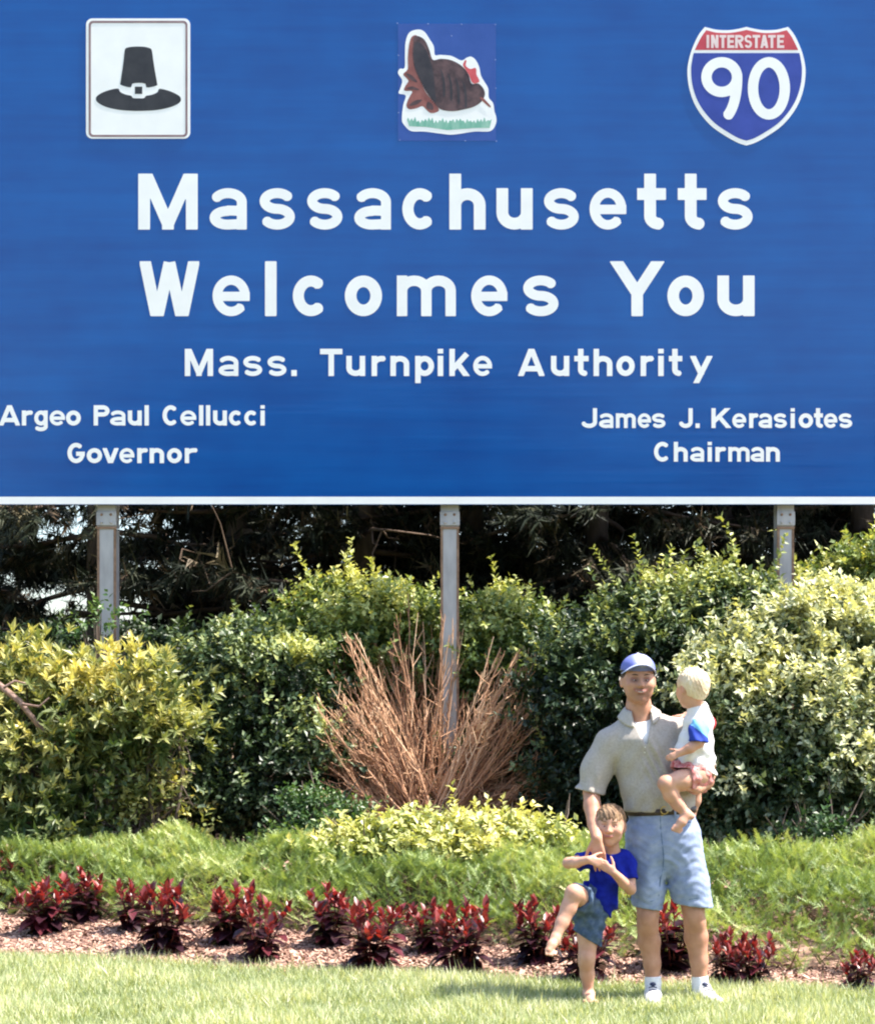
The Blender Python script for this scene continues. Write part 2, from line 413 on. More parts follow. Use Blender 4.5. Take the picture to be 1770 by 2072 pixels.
def line(text, ext, ytop, ybase, sw):
    chars = [c for c in text if c != ' ']
    for c, (a, b) in zip(chars, ext): letter(c, a, b, ytop, ybase, sw, M_white, sign)
line('Massachusetts', [(281, 401), (425, 500), (526, 597), (622, 693), (717, 791), (814, 885), (909, 982), (1004, 1077), (1100, 1170), (1192, 1266), (1288, 1346), (1370, 1428), (1451, 1521)], 353, 466, .21)
line('Welcomes You', [(284, 404), (431, 506), (535, 562), (593, 666), (698, 773), (803, 922), (953, 1026), (1058, 1129), (1233, 1343), (1349, 1423), (1450, 1525)], 530, 641, .21)
line('Mass. Turnpike Authority', [(375, 432), (443, 483), (493, 531), (542, 580), (589, 602), (648, 693), (701, 739), (752, 780), (790, 828), (840, 878), (885, 897), (909, 950), (957, 995), (1048, 1101), (1114, 1151), (1161, 1190), (1200, 1238), (1246, 1283), (1295, 1321), (1330, 1342), (1352, 1379), (1395, 1440)], 707, 762, .20)
line('Argeo Paul Cellucci', [(0, 42), (46, 68), (71, 98), (102, 133), (135, 165), (191, 223), (224, 255), (260, 288), (293, 303), (330, 363), (366, 398), (403, 413), (417, 427), (432, 460), (464, 492), (495, 523), (527, 537)], 821, 862, .21)
line('Governor', [(138, 173), (177, 208), (209, 241), (243, 273), (279, 300), (304, 333), (339, 369), (375, 401)], 897, 938, .21)
line('James J. Kerasiotes', [(1175, 1207), (1211, 1240), (1245, 1285), (1289, 1316), (1318, 1345), (1372, 1400), (1405, 1415), (1438, 1478), (1480, 1508), (1514, 1532), (1533, 1560), (1564, 1590), (1597, 1607), (1614, 1643), (1645, 1663), (1665, 1692), (1695, 1722)], 827, 867, .21)
line('Chairman', [(1322, 1356), (1362, 1390), (1395, 1423), (1429, 1440), (1446, 1467), (1472, 1515), (1517, 1544), (1548, 1576)], 895, 935, .21)

# hat panel
HX = lambda c: SX(162.8 + c * .132); HZ = lambda c: LZ(28.3 + c * .132)
hp = obj('hat_panel', plate('hat_panel', [rrect(HX(98), HZ(1925), HX(1690), HZ(85), .05)], -.034, -.0304, M_white), sign)
M_line = mat_noise('brown_line', [(.3, (.20, .12, .13)), (.7, (.30, .20, .20))], 8, .5)
obj('border_line', plate('border_line', [rrect(HX(138), HZ(1900), HX(1650), HZ(122), .035), rrect(HX(172), HZ(1868), HX(1618), HZ(156), .022)], -.0352, -.0343, M_line), hp)
def poly(pts, fx, fz, n=5): return [(fx(a), fz(b)) for a, b in catmull(pts, n)]
crown = [(690, 570), (720, 535), (800, 520), (900, 515), (1000, 522), (1070, 540), (1105, 575), (1125, 720), (1150, 880), (1185, 1080), (1180, 1110), (1100, 1135), (1018, 1140), (1005, 1085), (905, 1072), (805, 1085), (785, 1140), (700, 1128), (625, 1100), (625, 1060), (655, 860), (675, 700)]
obj('hat_crown', plate('hat_crown', [[(HX(a), HZ(b)) for a, b in catmull(crown, 2)]], -.0352, -.0343, M_black), hp)
brim = [(590, 1160), (480, 1175), (360, 1215), (270, 1270), (248, 1320), (280, 1375), (400, 1440), (600, 1485), (800, 1500), (1000, 1500), (1200, 1485), (1400, 1440), (1520, 1380), (1550, 1325), (1520, 1270), (1420, 1215), (1300, 1175), (1215, 1165), (1190, 1215), (1100, 1255), (1018, 1270), (985, 1305), (905, 1308), (815, 1303), (790, 1270), (700, 1250), (620, 1210)]
obj('hat_brim', plate('hat_brim', [[(HX(a), HZ(b)) for a, b in catmull(brim, 3)]], -.0352, -.0343, M_black), hp)
obj('hat_buckle', plate('hat_buckle', [[(HX(a), HZ(b)) for a, b in ((845, 1130), (958, 1130), (958, 1242), (845, 1242))]], -.0352, -.0343, M_black), hp)

# turkey panel
TX = lambda c: SX(778.8 + c * .14); TZ = lambda c: LZ(42.5 + c * .14)
M_tblue = mat_noise('turkey_panel_blue', [(.3, (.022, .070, .30)), (.7, (.034, .088, .35))], 6, .3)
tp = obj('turkey_panel', plate('turkey_panel', [rrect(TX(190), TZ(1745), TX(1600), TZ(55), .01)], -.0318, -.0304, M_tblue), sign)
outl = [(300, 310), (355, 180), (480, 138), (570, 170), (640, 270), (705, 380), (722, 505), (800, 505), (960, 520), (1100, 585), (1180, 545), (1245, 530), (1310, 580), (1360, 680), (1385, 800), (1440, 900), (1490, 990), (1498, 1120), (1560, 1200), (1580, 1320), (1605, 1400), (1600, 1500), (1520, 1605), (1300, 1610), (1100, 1640), (950, 1655), (800, 1640), (560, 1610), (380, 1605), (290, 1530), (245, 1440), (265, 1230), (300, 1090), (200, 1060), (225, 980), (250, 870), (190, 770), (215, 705), (285, 690), (290, 500)]
obj('turkey_outline', plate('turkey_outline', [[(TX(a), TZ(b)) for a, b in catmull(outl, 4)]], -.0328, -.0321, M_white), tp)
M_rivet = mat_noise('painted_rivet', [(.3, (.10, .16, .40)), (.7, (.16, .22, .46))], 8, .4)
def mat_turkey(name, a, b, st=(1, 1, 1)): return mat_noise(name, [(.3, a), (.7, b)], 9, .5, stretch=st)
M_tb = mat_noise('turkey_brown', [(.35, (.045, .026, .028)), (.65, (.125, .070, .070))], 16, .5); M_tdk = mat_turkey('turkey_dark', (.022, .020, .026), (.055, .045, .050)); M_tr = mat_turkey('turkey_russet', (.20, .055, .045), (.32, .12, .10))
M_tg = mat_turkey('turkey_grass', (.10, .36, .26), (.30, .52, .42), (3, 1, .6)); M_twr = mat_noise('wattle_red', [(.3, (.55, .07, .08)), (.7, (.66, .12, .13))], 9, .5)
body = [(420, 240), (500, 240), (580, 300), (640, 430), (690, 575), (800, 562), (930, 575), (1050, 625), (1150, 705), (1210, 800), (1250, 920), (1350, 920), (1425, 1000), (1440, 1090), (1390, 1180), (1290, 1250), (1150, 1290), (980, 1318), (800, 1290), (700, 1180), (600, 1050), (510, 880), (430, 700), (400, 500), (410, 340)]
tails = [(385, 245), (460, 225), (415, 330), (405, 500), (430, 700), (520, 900), (600, 1060), (690, 1170), (780, 1290), (740, 1335), (660, 1345), (600, 1300), (540, 1245), (460, 1275), (350, 1290), (310, 1230), (350, 1120), (395, 1030), (300, 1025), (275, 1000), (310, 930), (340, 880), (300, 830), (265, 780), (330, 710), (330, 560), (345, 380)]
obj('turkey_tail', plate('turkey_tail', [[(TX(a), TZ(b)) for a, b in catmull(tails, 3)]], -.0338, -.0331, M_tr), tp)
obj('turkey_body', plate('turkey_body', [[(TX(a), TZ(b)) for a, b in catmull(body, 4)]], -.0348, -.0341, M_tb), tp)
dk = [(440, 330), (520, 340), (590, 430), (650, 570), (700, 760), (720, 980), (740, 1180), (690, 1150), (600, 1020), (510, 850), (440, 680), (415, 500)]
obj('turkey_back', plate('turkey_back', [[(TX(a), TZ(b)) for a, b in catmull(dk, 3)]], -.0358, -.0351, M_tdk), tp)
for q in range(4):      # wing feathers
    x0, z0 = 800 + q * 105, 700 + q * 55; fe = [(x0, z0), (x0 + 60, z0 + 150), (x0 + 70, z0 + 380), (x0 + 40, z0 + 395), (x0 + 30, z0 + 170)]
    obj('wing_feather', plate('wing_feather', [[(TX(a), TZ(b)) for a, b in catmull(fe, 3)]], -.0358, -.0351, M_tdk), tp)
for fe in ([(300, 770), (390, 800), (470, 900), (380, 870)], [(310, 990), (400, 960), (500, 1010), (410, 1010)], [(350, 1240), (420, 1170), (540, 1150), (460, 1220)], [(600, 1270), (620, 1180), (690, 1230), (690, 1300)]):
    obj('tail_feather', plate('tail_feather', [[(TX(a), TZ(b)) for a, b in catmull(fe, 3)]], -.0348, -.0341, M_tb), tp)
wat = [(1125, 650), (1160, 580), (1175, 600), (1165, 660), (1230, 710), (1310, 695), (1320, 790), (1360, 870), (1345, 905), (1265, 912), (1215, 800), (1160, 710)]
obj('turkey_wattle', plate('turkey_wattle', [[(TX(a), TZ(b)) for a, b in catmull(wat, 3)]], -.0358, -.0351, M_twr), tp)
foot = [(1370, 1120), (1420, 1130), (1520, 1240), (1515, 1262), (1470, 1230), (1400, 1165)]
obj('turkey_feather', plate('turkey_feather', [[(TX(a), TZ(b)) for a, b in catmull(foot, 3)]], -.0358, -.0351, M_tr), tp)
rg = random.Random(4); gp = [(350, 1535), (320, 1440)]
for k in range(24):
    x = 335 + k * 50; gp += [(x, 1430 + rg.uniform(-35, 25)), (x + 25, 1470 + rg.uniform(-15, 30))]
gp += [(1540, 1430), (1510, 1560), (1300, 1560), (900, 1590), (600, 1545)]
obj('turkey_grass', plate('turkey_grass', [[(TX(a), TZ(b)) for a, b in gp]], -.0338, -.0331, M_tg), tp)
for a, b in ((180, 50), (622, 58), (1105, 65), (1590, 68), (195, 512), (1590, 578), (960, 230), (1598, 985), (195, 1340), (1605, 1750), (1158, 1745), (215, 1735)):
    obj('rivet', ell_mesh('rivet', (TX(a), -.0318, TZ(b)), (.006, .0012, .006), M_rivet, 10), tp)

# interstate shield
RX = lambda c: SX(1345.2 + c * .18); RZ = lambda c: LZ(35.4 + c * .18)
half = [(905, 118), (1000, 140), (1110, 155), (1240, 150), (1330, 130), (1375, 118), (1440, 200), (1500, 320), (1545, 450), (1570, 600), (1555, 780), (1500, 960), (1410, 1110), (1290, 1240), (1130, 1350), (1000, 1420), (908, 1448)]
def mirror(h): return h + [(1816 - a, b) for a, b in h[-2:0:-1]]
def densify(h, sharp):
    out = []
    H = [h[0]] + h + [h[-1]]
    for i in range(1, len(H) - 2):
        p0, p1, p2, p3 = map(np.array, H[i - 1:i + 3])
        if i - 1 in sharp: p0 = p1
        if i in sharp: p3 = p2
        for k in range(5):
            t = k / 5; out.append(tuple(.5 * ((2 * p1) + (-p0 + p2) * t + (2 * p0 - 5 * p1 + 4 * p2 - p3) * t * t + (-p0 + 3 * p1 - 3 * p2 + p3) * t ** 3)))
    return out + [h[-1]]
sh = obj('route_shield', plate('route_shield', [[(RX(a), RZ(b)) for a, b in mirror(densify(half, {0, 5, 16}))]], -.034, -.0304, M_white), sign)
hb = [(908, 412), (1500, 412), (1515, 480), (1530, 600), (1515, 770), (1460, 940), (1370, 1085), (1250, 1210), (1100, 1310), (990, 1370), (908, 1395)]
obj('shield_field', plate('shield_field', [[(RX(a), RZ(b)) for a, b in mirror(densify(hb, {0, 1, 10}))]], -.0352, -.0343, M_navy), sh)
hr = [(908, 152), (1000, 172), (1110, 187), (1240, 183), (1320, 165), (1360, 155), (1420, 240), (1485, 372), (1487, 378), (908, 378)]
obj('shield_top', plate('shield_top', [[(RX(a), RZ(b)) for a, b in mirror(densify(hr, {0, 5, 7, 8, 9}))]], -.0352, -.0343, M_red), sh)
ident = lambda q: q
for c, a, b in zip('INTERSTATE', (456, 510, 605, 692, 780, 885, 975, 1065, 1150, 1250), (492, 592, 680, 770, 875, 968, 1060, 1150, 1235, 1330)):
    letter(c, a, b, 210, 356, .20, M_letred, sh, -.0355, 'letter', RX, RZ, .0008)
letter('9', 400, 860, 458, 1160, .165, M_white, sh, -.0355, 'digit', RX, RZ, .0008)
letter('0', 922, 1395, 458, 1160, .165, M_white, sh, -.0355, 'digit', RX, RZ, .0008)

# posts (I beams) with hinge plates under the panel
for pc, wd in ((213, 40), (910, 39), (1592, 36)):
    x = SX(pc); h = wd / 530; zt = LZ(1068)
    def beam(z0, z1, y):
        t = .010
        return [(-h, z0), (h, z1), y, t]
    import bmesh
    def ibeam(name, z0, z1, yo, mat):
        t = .012; d = .16
        pts = [(-h, 0), (h, 0), (h, t), (t / 2, t), (t / 2, d - t), (h, d - t), (h, d), (-h, d), (-h, d - t), (-t / 2, d - t), (-t / 2, t), (-h, t)]
        n = len(pts); V = [(a, b + yo, z0) for a, b in pts] + [(a, b + yo, z1) for a, b in pts]
        F = np.array([(i, (i + 1) % n, n + (i + 1) % n, n + i) for i in range(n)])
        cap = [Vector((a, b, 0)) for a, b in pts]; T = np.array(tessellate_polygon([cap]))
        return mesh_np(name, V, [F, np.concatenate([T + n, T[:, ::-1]])], False, mats=[mat])
    lo = obj('post', ibeam('post', -.15, zt, .06, M_steel), sign, (x, 0, 0))
    obj('post_top', ibeam('post_top', zt + .012, Z1 - .15, .06, M_steel), lo)
    # weathered brown edges of the front flange
    for sx in (-1, 1):
        a, b = sorted((sx * h, sx * (h - .018)))
        obj('rusty_edge', box_mesh('rusty_edge', (a - .001, .0575, -.1), (b + .001, .0705, zt - .006), M_rust), lo)
    obj('hinge_plate', box_mesh('hinge_plate', (-h - .006, .044, LZ(1062)), (h + .006, .058, LZ(1034)), M_steel, .003), lo)
    for sx in (-1, 1):
        for zz in (LZ(1040), LZ(1056)):
            obj('bolt', ell_mesh('bolt', (sx * h * .5, .042, zz), (.012, .010, .012), M_rust if zz > LZ(1050) else M_steel, 8), lo)
    obj('clamp', box_mesh('clamp', (-h - .004, .05, LZ(1069)), (h + .004, .075, LZ(1064)), M_rust, .001), lo)
# ------------------------------------------------------------------ vegetation
LEAF = np.array([(0, 0, 0), (-.30, .40, .07), (0, .5, -.03), (.30, .40, .07), (0, 1, -.08)]); LEAF_F = np.array([(0, 2, 1), (0, 3, 2), (1, 2, 4), (2, 3, 4)])
NARROW = LEAF * np.array([.62, 1, 1])
def rdir(n, zb=0.0):
    d = RNG.normal(size=(n, 3)); d = norm(d); d[:, 2] += zb; return norm(d)

M_bark = mat_noise('grey_brown_bark', [(.3, (.06, .045, .035)), (.7, (.15, .115, .09))], 12, .9, bump=.6, stretch=(1, 1, .3))
M_limb = mat_noise('pale_dead_limb', [(.3, (.09, .06, .045)), (.7, (.17, .12, .085))], 6, .9)
M_twig = mat_noise('twig', [(.3, (.10, .06, .04)), (.7, (.20, .14, .09))], 12, .9)

def sprays(c, g, nl, Ls, leaf_l, style, vbase, up=.7):
    """leaves along short twigs. c start points (N,3), g directions (N,3)"""
    N = len(c); pos, d, upv, s, v = [], [], [], [], []
    side = norm(np.cross(g, rdir(N)))
    for k in range(nl):
        f = (k + .5) / nl
        if style == 'whorl':            # rosette at the end of the twig
            a = k * 2.4 + RNG.uniform(0, 1, N); tilt = .35 + .75 * f
            s2 = np.cross(g, side); rad = np.cos(a)[:, None] * side + np.sin(a)[:, None] * s2
            dd = norm(g * np.cos(tilt) + rad * np.sin(tilt) + RNG.normal(0, .12, (N, 3)))
            pp = c + g * (Ls * (1 - .25 * f))[:, None]; uu = g + up * np.array([0, 0, 1.0]) * .4
        else:
            a = k * 2.4 + RNG.uniform(-.6, .6, N); s2 = np.cross(g, side)
            rad = np.cos(a)[:, None] * side + np.sin(a)[:, None] * s2
            dd = norm(g * .55 + rad * .75 + RNG.normal(0, .22, (N, 3)))
            pp = c + g * (Ls * f)[:, None]; uu = np.array([0, 0, up]) + g * .5 + RNG.normal(0, .45, (N, 3))
        pos.append(pp); d.append(dd); upv.append(uu)
        s.append(leaf_l * RNG.uniform(.65, 1.15, N)); v.append(np.clip(vbase + .10 * (f - .5) + RNG.normal(0, .10, N), 0, 1))
    return np.concatenate(pos), np.concatenate(d), np.concatenate(upv), np.concatenate(s), np.concatenate(v)

def lump_points(lumps, n, shell=(.82, 1.06), front=.25):
    """points on lumps ((x,y,z,rx,ry,rz),...) on the outside of their union, more of them on the side of the lawn"""
    L = np.array(lumps, float); area = (L[:, 3] * L[:, 5] + L[:, 3] * L[:, 4]); pr = area / area.sum()
    out_p, out_d = [], []; got = 0
    while got < n:
        m = n * 2; i = RNG.choice(len(L), m, p=pr); d = rdir(m)
        keep = (d[:, 1] < .35) | (RNG.uniform(0, 1, m) < front); i, d = i[keep], d[keep]; m = len(i)
        u = RNG.uniform(*shell, m); p = L[i, :3] + d * L[i, 3:] * u[:, None]
        q = (p[:, None, :] - L[None, :, :3]) / L[None, :, 3:]; r = np.linalg.norm(q, axis=-1); r[np.arange(m), i] = 9
        ok = (r.min(1) > .78) & (p[:, 2] > .22)
        out_p.append(p[ok]); out_d.append(norm(d[ok] / L[i[ok], 3:])); got += ok.sum()
    return np.concatenate(out_p)[:n], np.concatenate(out_d)[:n]

def shrub(label, cat, name, loc, lumps, n, nl, leaf_l, mat, group=None, style='alt', tl=(.10, .22), T=LEAF, vtop=None, up=.7, upb=.45, front=.25, inner=.35, stems=14, single=0, shoots=0, stem_mat=None):
    """a shrub: stems, twigs with leaves over uneven lumps; world coordinates in, root at its base"""
    root = thing(name, loc, label, cat, group)
    K = max(6, n // 16); cp, cd = lump_points(lumps, K, shell=(.74, 1.08), front=front); ci = RNG.integers(0, K, n); cr = RNG.uniform(.05, .13, K) * (.55 + .45 * min(1.6, leaf_l / .06))
    p = cp[ci] + RNG.normal(0, 1, (n, 3)) * cr[ci][:, None] * np.array([1.3, .85, .62]); d = norm(cd[ci] + norm(p - cp[ci] + 1e-6) * .55)
    nu = n // 5; q1, q2 = lump_points(lumps, nu, shell=(.72, .98), front=front); p[:nu] = q1; d[:nu] = q2
    ctint = RNG.normal(0, .13, K)
    g = norm(d * .8 + np.array([0, 0, upb]) + RNG.normal(0, .35, (n, 3)))
    L = RNG.uniform(*tl, n)
    # whole twigs share a tint, so the crown shows darker and lighter patches
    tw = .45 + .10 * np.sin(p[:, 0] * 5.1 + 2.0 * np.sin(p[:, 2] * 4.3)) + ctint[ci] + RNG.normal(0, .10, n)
    tw[nu:] += .13 * np.clip((p[nu:, 2] - cp[ci[nu:], 2]) / cr[ci[nu:]], -1.5, 1.5)  # painted light: cluster tops brighter, undersides darker
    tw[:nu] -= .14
    if vtop is not None: tw = tw + vtop(p)  # vtop shifts the leaf colour, mostly painting bright tops and dark feet
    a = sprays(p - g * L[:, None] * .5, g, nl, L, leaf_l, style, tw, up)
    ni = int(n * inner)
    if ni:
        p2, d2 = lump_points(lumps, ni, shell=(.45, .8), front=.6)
        b = sprays(p2, rdir(ni, .3), nl, np.full(ni, .15), leaf_l, 'alt', np.full(ni, .12), up)  # inner leaves coloured dark, standing in for shade inside the crown
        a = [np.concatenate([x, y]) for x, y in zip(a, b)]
    pos, dd, uu, s, v = a
    if shoots:                               # long whippy shoots standing out of the top
        Lm = np.array(lumps)
        for k in range(shoots):
            l = Lm[RNG.integers(len(Lm))]; th = RNG.uniform(-.9, .9)
            c0 = l[:3] + np.array([math.sin(th) * l[3], RNG.uniform(-.5, .4) * l[4], math.cos(th) * l[5] * .85]); g0 = norm(np.array([[math.sin(th) * .8 + RNG.normal(0, .25), RNG.normal(-.1, .2), 1.0]]))
            nn = 7; ln = RNG.uniform(.18, .42)
            c = c0 + g0 * np.linspace(0, ln, nn)[:, None] + np.array([1, 0, 0]) * (np.linspace(0, 1, nn) ** 2 * RNG.uniform(-.08, .08))[:, None]
            x = sprays(c, np.repeat(g0, nn, 0), 4, np.full(nn, ln / nn), leaf_l * 1.05, 'alt', np.full(nn, .86), up)
            pos, dd, uu, s, v = [np.concatenate([y, z]) for y, z in zip((pos, dd, uu, s, v), x)]
    R = frames(dd, uu); base = np.array(loc)
    if single:
        # the leaves nearest the lawn are objects of their own
        key = pos[:, 1] - s * 6 - .25 * pos[:, 2]; idx = np.argsort(key)[:2400]; idx = RNG.permutation(idx)[:single]
        mask = np.ones(len(pos), bool); mask[idx] = False
        var = [mesh_np('leaf', T, [LEAF_F], False, np.full(len(LEAF_F), q), [mat]) for q in (.3, .45, .6, .75, .9)]
        for i in idx:
            o = obj('leaf', var[int(np.clip(v[i] * 5, 0, 4))], root)
            M = Matrix([list(R[i][r] * s[i]) + [pos[i][r] - base[r]] for r in range(3)] + [[0, 0, 0, 1]]); o.matrix_local = M
        pos, R, s, v = pos[mask], R[mask], s[mask], v[mask]
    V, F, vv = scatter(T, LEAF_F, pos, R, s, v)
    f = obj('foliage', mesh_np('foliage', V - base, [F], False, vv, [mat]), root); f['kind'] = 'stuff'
    items = []; Lm = np.array(lumps)
    for k in range(stems):
        l = Lm[k % len(Lm)]; e = l[:3] + rdir(1)[0] * l[3:] * .75; b0 = base + np.array([RNG.normal(0, .12), RNG.normal(0, .08), -.05]); b0[0] += (e[0] - base[0]) * .35
        t = np.linspace(0, 1, 5)[:, None]; pts = b0 * (1 - t) + e * t; pts[:, 2] += np.sin(t[:, 0] * 3.14) * .1; pts += RNG.normal(0, .025, pts.shape)
        items.append((pts - base, np.linspace(.022, .006, 5), 5))
        for q in range(5):
            j = RNG.integers(1, 4); e2 = pts[j] + rdir(1, .4)[0] * RNG.uniform(.2, .45); items.append((np.array([pts[j], (pts[j] + e2) / 2 + RNG.normal(0, .02, 3), e2]) - base, [.008, .006, .003], 4))
    o = obj('stems', tubes_mesh('stems', items, stem_mat or M_bark), root); o['kind'] = 'stuff'
    return root

def lumps_px(spec):
    """(column,row,rx px,rz px,Y,ry m) -> world lumps"""
    return [(*P(c, r + 14, Y), rx * Y / FPX, ry, rz * Y / FPX) for c, r, rx, rz, Y, ry in spec]

# stops: dark green ... fresh tips and painted-bright tops
M_rhodo = mat_leaf('yellow_green_leaf', [(0, (.05, .09, .025)), (.32, (.18, .215, .075)), (.58, (.42, .42, .16)), (1, (.70, .62, .23))], .42, .25)
M_priv = mat_leaf('dark_shrub_leaf', [(0, (.012, .026, .012)), (.40, (.034, .066, .026)), (.62, (.10, .15, .06)), (.82, (.26, .31, .13)), (1, (.42, .44, .13))], .45, .18, spec=.45)
M_honey = mat_leaf('vine_leaf', [(0, (.04, .08, .02)), (.4, (.12, .18, .05)), (.65, (.28, .34, .11)), (1, (.52, .52, .18))], .38, .25)
M_euon = mat_leaf('pale_shrub_leaf', [(0, (.022, .048, .018)), (.40, (.10, .145, .065)), (.55, (.32, .36, .23)), (.78, (.52, .54, .37)), (1, (.60, .59, .28))], .45, .22, spec=.45)
M_low = mat_leaf('variegated_leaf', [(0, (.12, .17, .05)), (.35, (.36, .40, .13)), (.7, (.52, .53, .22)), (1, (.74, .68, .30))], .42, .25)
M_fern = mat_leaf('mid_green_leaf', [(0, (.02, .05, .018)), (.5, (.05, .11, .03)), (1, (.14, .22, .07))], .45, .25)
M_fir = mat_leaf('dark_needle', [(0, (.006, .010, .007)), (.45, (.020, .030, .017)), (.66, (.055, .062, .034)), (.76, (.15, .10, .065)), (1, (.26, .23, .14))], .6, 0, spec=.3)
M_jun = mat_leaf('juniper_needle', [(0, (.045, .080, .028)), (.35, (.185, .27, .085)), (.7, (.36, .44, .17)), (1, (.56, .57, .28))], .5, .25)
M_grass = mat_leaf('grass_blade', [(0, (.17, .23, .09)), (.4, (.36, .42, .23)), (.75, (.55, .57, .37)), (1, (.82, .79, .62))], .5, .3)

ZB = lambda x, y: float(gh(np.array(x), np.array(y)))
def base_at(c, Y): x = (c - 885) * Y / FPX; return (x, Y, ZB(x, Y))
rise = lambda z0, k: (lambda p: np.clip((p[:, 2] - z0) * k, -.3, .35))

SH = 'garden shrubs below the sign'
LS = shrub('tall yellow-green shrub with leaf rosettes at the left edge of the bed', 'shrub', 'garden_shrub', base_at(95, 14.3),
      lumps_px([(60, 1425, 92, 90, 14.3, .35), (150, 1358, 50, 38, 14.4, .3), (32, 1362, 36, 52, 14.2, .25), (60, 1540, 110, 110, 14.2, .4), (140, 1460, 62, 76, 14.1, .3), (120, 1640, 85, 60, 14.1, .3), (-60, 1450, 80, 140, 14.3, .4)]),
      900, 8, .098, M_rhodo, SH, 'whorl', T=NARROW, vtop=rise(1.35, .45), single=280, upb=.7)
_b = np.array(LS.location); _p = [P(-20, 1372, 13.84), P(40, 1420, 13.82), P(75, 1465, 13.86), P(108, 1500, 13.98), P(150, 1600, 14.1)]
obj('old_stem', tubes_mesh('old_stem', [(np.array(_p) - _b, [.026, .024, .020, .018, .016], 7), (np.array([P(8, 1392, 13.73), P(30, 1378, 13.7), P(52, 1383, 13.75)]) - _b, [.012, .009, .006], 5), (np.array([P(45, 1425, 13.73), P(80, 1430, 13.7), P(100, 1412, 13.7)]) - _b, [.012, .009, .006], 5)], mat_noise('pinkish_old_bark', [(.3, (.14, .085, .065)), (.7, (.34, .23, .19))], 30, .9, bump=.6)), LS)
shrub('yellow-green shrub with pointed leaf rosettes just right of the left sign post', 'shrub', 'garden_shrub', base_at(300, 14.3),
      lumps_px([(292, 1365, 56, 50, 14.2, .3), (352, 1400, 36, 44, 14.3, .3), (262, 1425, 46, 56, 14.1, .3), (322, 1465, 52, 50, 14.1, .3), (262, 1500, 42, 48, 14.1, .25)]),
      440, 8, .095, M_rhodo, SH, 'whorl', T=NARROW, vtop=rise(1.5, .5), single=200, upb=.7)
shrub('sparse low shrub with a few pale leaves under the left rosette shrubs', 'shrub', 'garden_shrub', base_at(260, 14.3),
      lumps_px([(225, 1600, 55, 70, 14.2, .25), (310, 1600, 50, 70, 14.3, .25), (215, 1670, 50, 40, 14.0, .2), (140, 1690, 70, 30, 13.9, .2)]),
      260, 8, .07, M_rhodo, SH, vtop=lambda p: -.12 + 0 * p[:, 0], inner=.2)
shrub('dark green glossy shrub in shade between the left post and the dead bush', 'shrub', 'garden_shrub', base_at(500, 14.9),
      lumps_px([(480, 1330, 90, 90, 14.9, .45), (560, 1400, 95, 130, 14.9, .45), (440, 1480, 90, 120, 14.9, .4), (540, 1560, 120, 110, 14.8, .45), (400, 1600, 100, 90, 14.9, .4), (650, 1500, 80, 130, 15.0, .4)]),
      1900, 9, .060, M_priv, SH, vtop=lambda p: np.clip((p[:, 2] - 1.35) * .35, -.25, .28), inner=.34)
shrub('bright leafy vine shrub arching over the dead bush, left of the centre post', 'shrub', 'garden_shrub', base_at(720, 15.9),
      lumps_px([(680, 1205, 75, 50, 15.7, .4), (760, 1215, 75, 52, 15.6, .4), (840, 1225, 60, 45, 15.7, .35), (590, 1275, 75, 45, 15.5, .4), (700, 1290, 110, 60, 15.5, .4), (480, 1285, 50, 30, 15.4, .3), (800, 1330, 110, 100, 15.7, .4), (850, 1450, 150, 150, 15.8, .4)]),
      2100, 9, .058, M_honey, SH, vtop=rise(2.0, .55), inner=.34, shoots=8)
shrub('mid green shrub with pale leaf tips directly right of the centre post', 'shrub', 'garden_shrub', base_at(1000, 15.6),
      lumps_px([(965, 1245, 50, 50, 15.5, .3), (1020, 1235, 55, 45, 15.6, .35), (1080, 1280, 55, 60, 15.5, .35), (1000, 1330, 80, 80, 15.4, .4), (1060, 1430, 90, 110, 15.3, .4), (1000, 1560, 130, 100, 15.2, .4)]),
      1500, 9, .055, M_honey, SH, vtop=lambda p: np.clip((p[:, 2] - 2.0) * .5, -.38, .15) - .05, inner=.34, shoots=4)
shrub('small feathery green shrub beside the foot of the dead bush', 'shrub', 'garden_shrub', base_at(635, 13.7),
      lumps_px([(620, 1640, 50, 42, 13.7, .25), (680, 1655, 42, 45, 13.6, .25), (640, 1680, 70, 30, 13.5, .2)]),
      420, 9, .045, M_fern, SH, inner=.4)
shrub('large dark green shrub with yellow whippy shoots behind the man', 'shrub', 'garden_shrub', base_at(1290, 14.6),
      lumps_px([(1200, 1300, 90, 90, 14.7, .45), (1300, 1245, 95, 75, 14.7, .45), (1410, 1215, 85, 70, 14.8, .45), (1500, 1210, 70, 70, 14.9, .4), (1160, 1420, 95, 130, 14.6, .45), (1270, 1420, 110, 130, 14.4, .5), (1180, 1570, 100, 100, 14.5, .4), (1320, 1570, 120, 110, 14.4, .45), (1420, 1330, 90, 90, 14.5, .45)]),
      2900, 9, .058, M_priv, SH, vtop=lambda p: np.clip((p[:, 2] - 2.15) * .62, -.36, .40), inner=.38, shoots=26)  # sunlit top and shaded lower part painted into the leaf colour
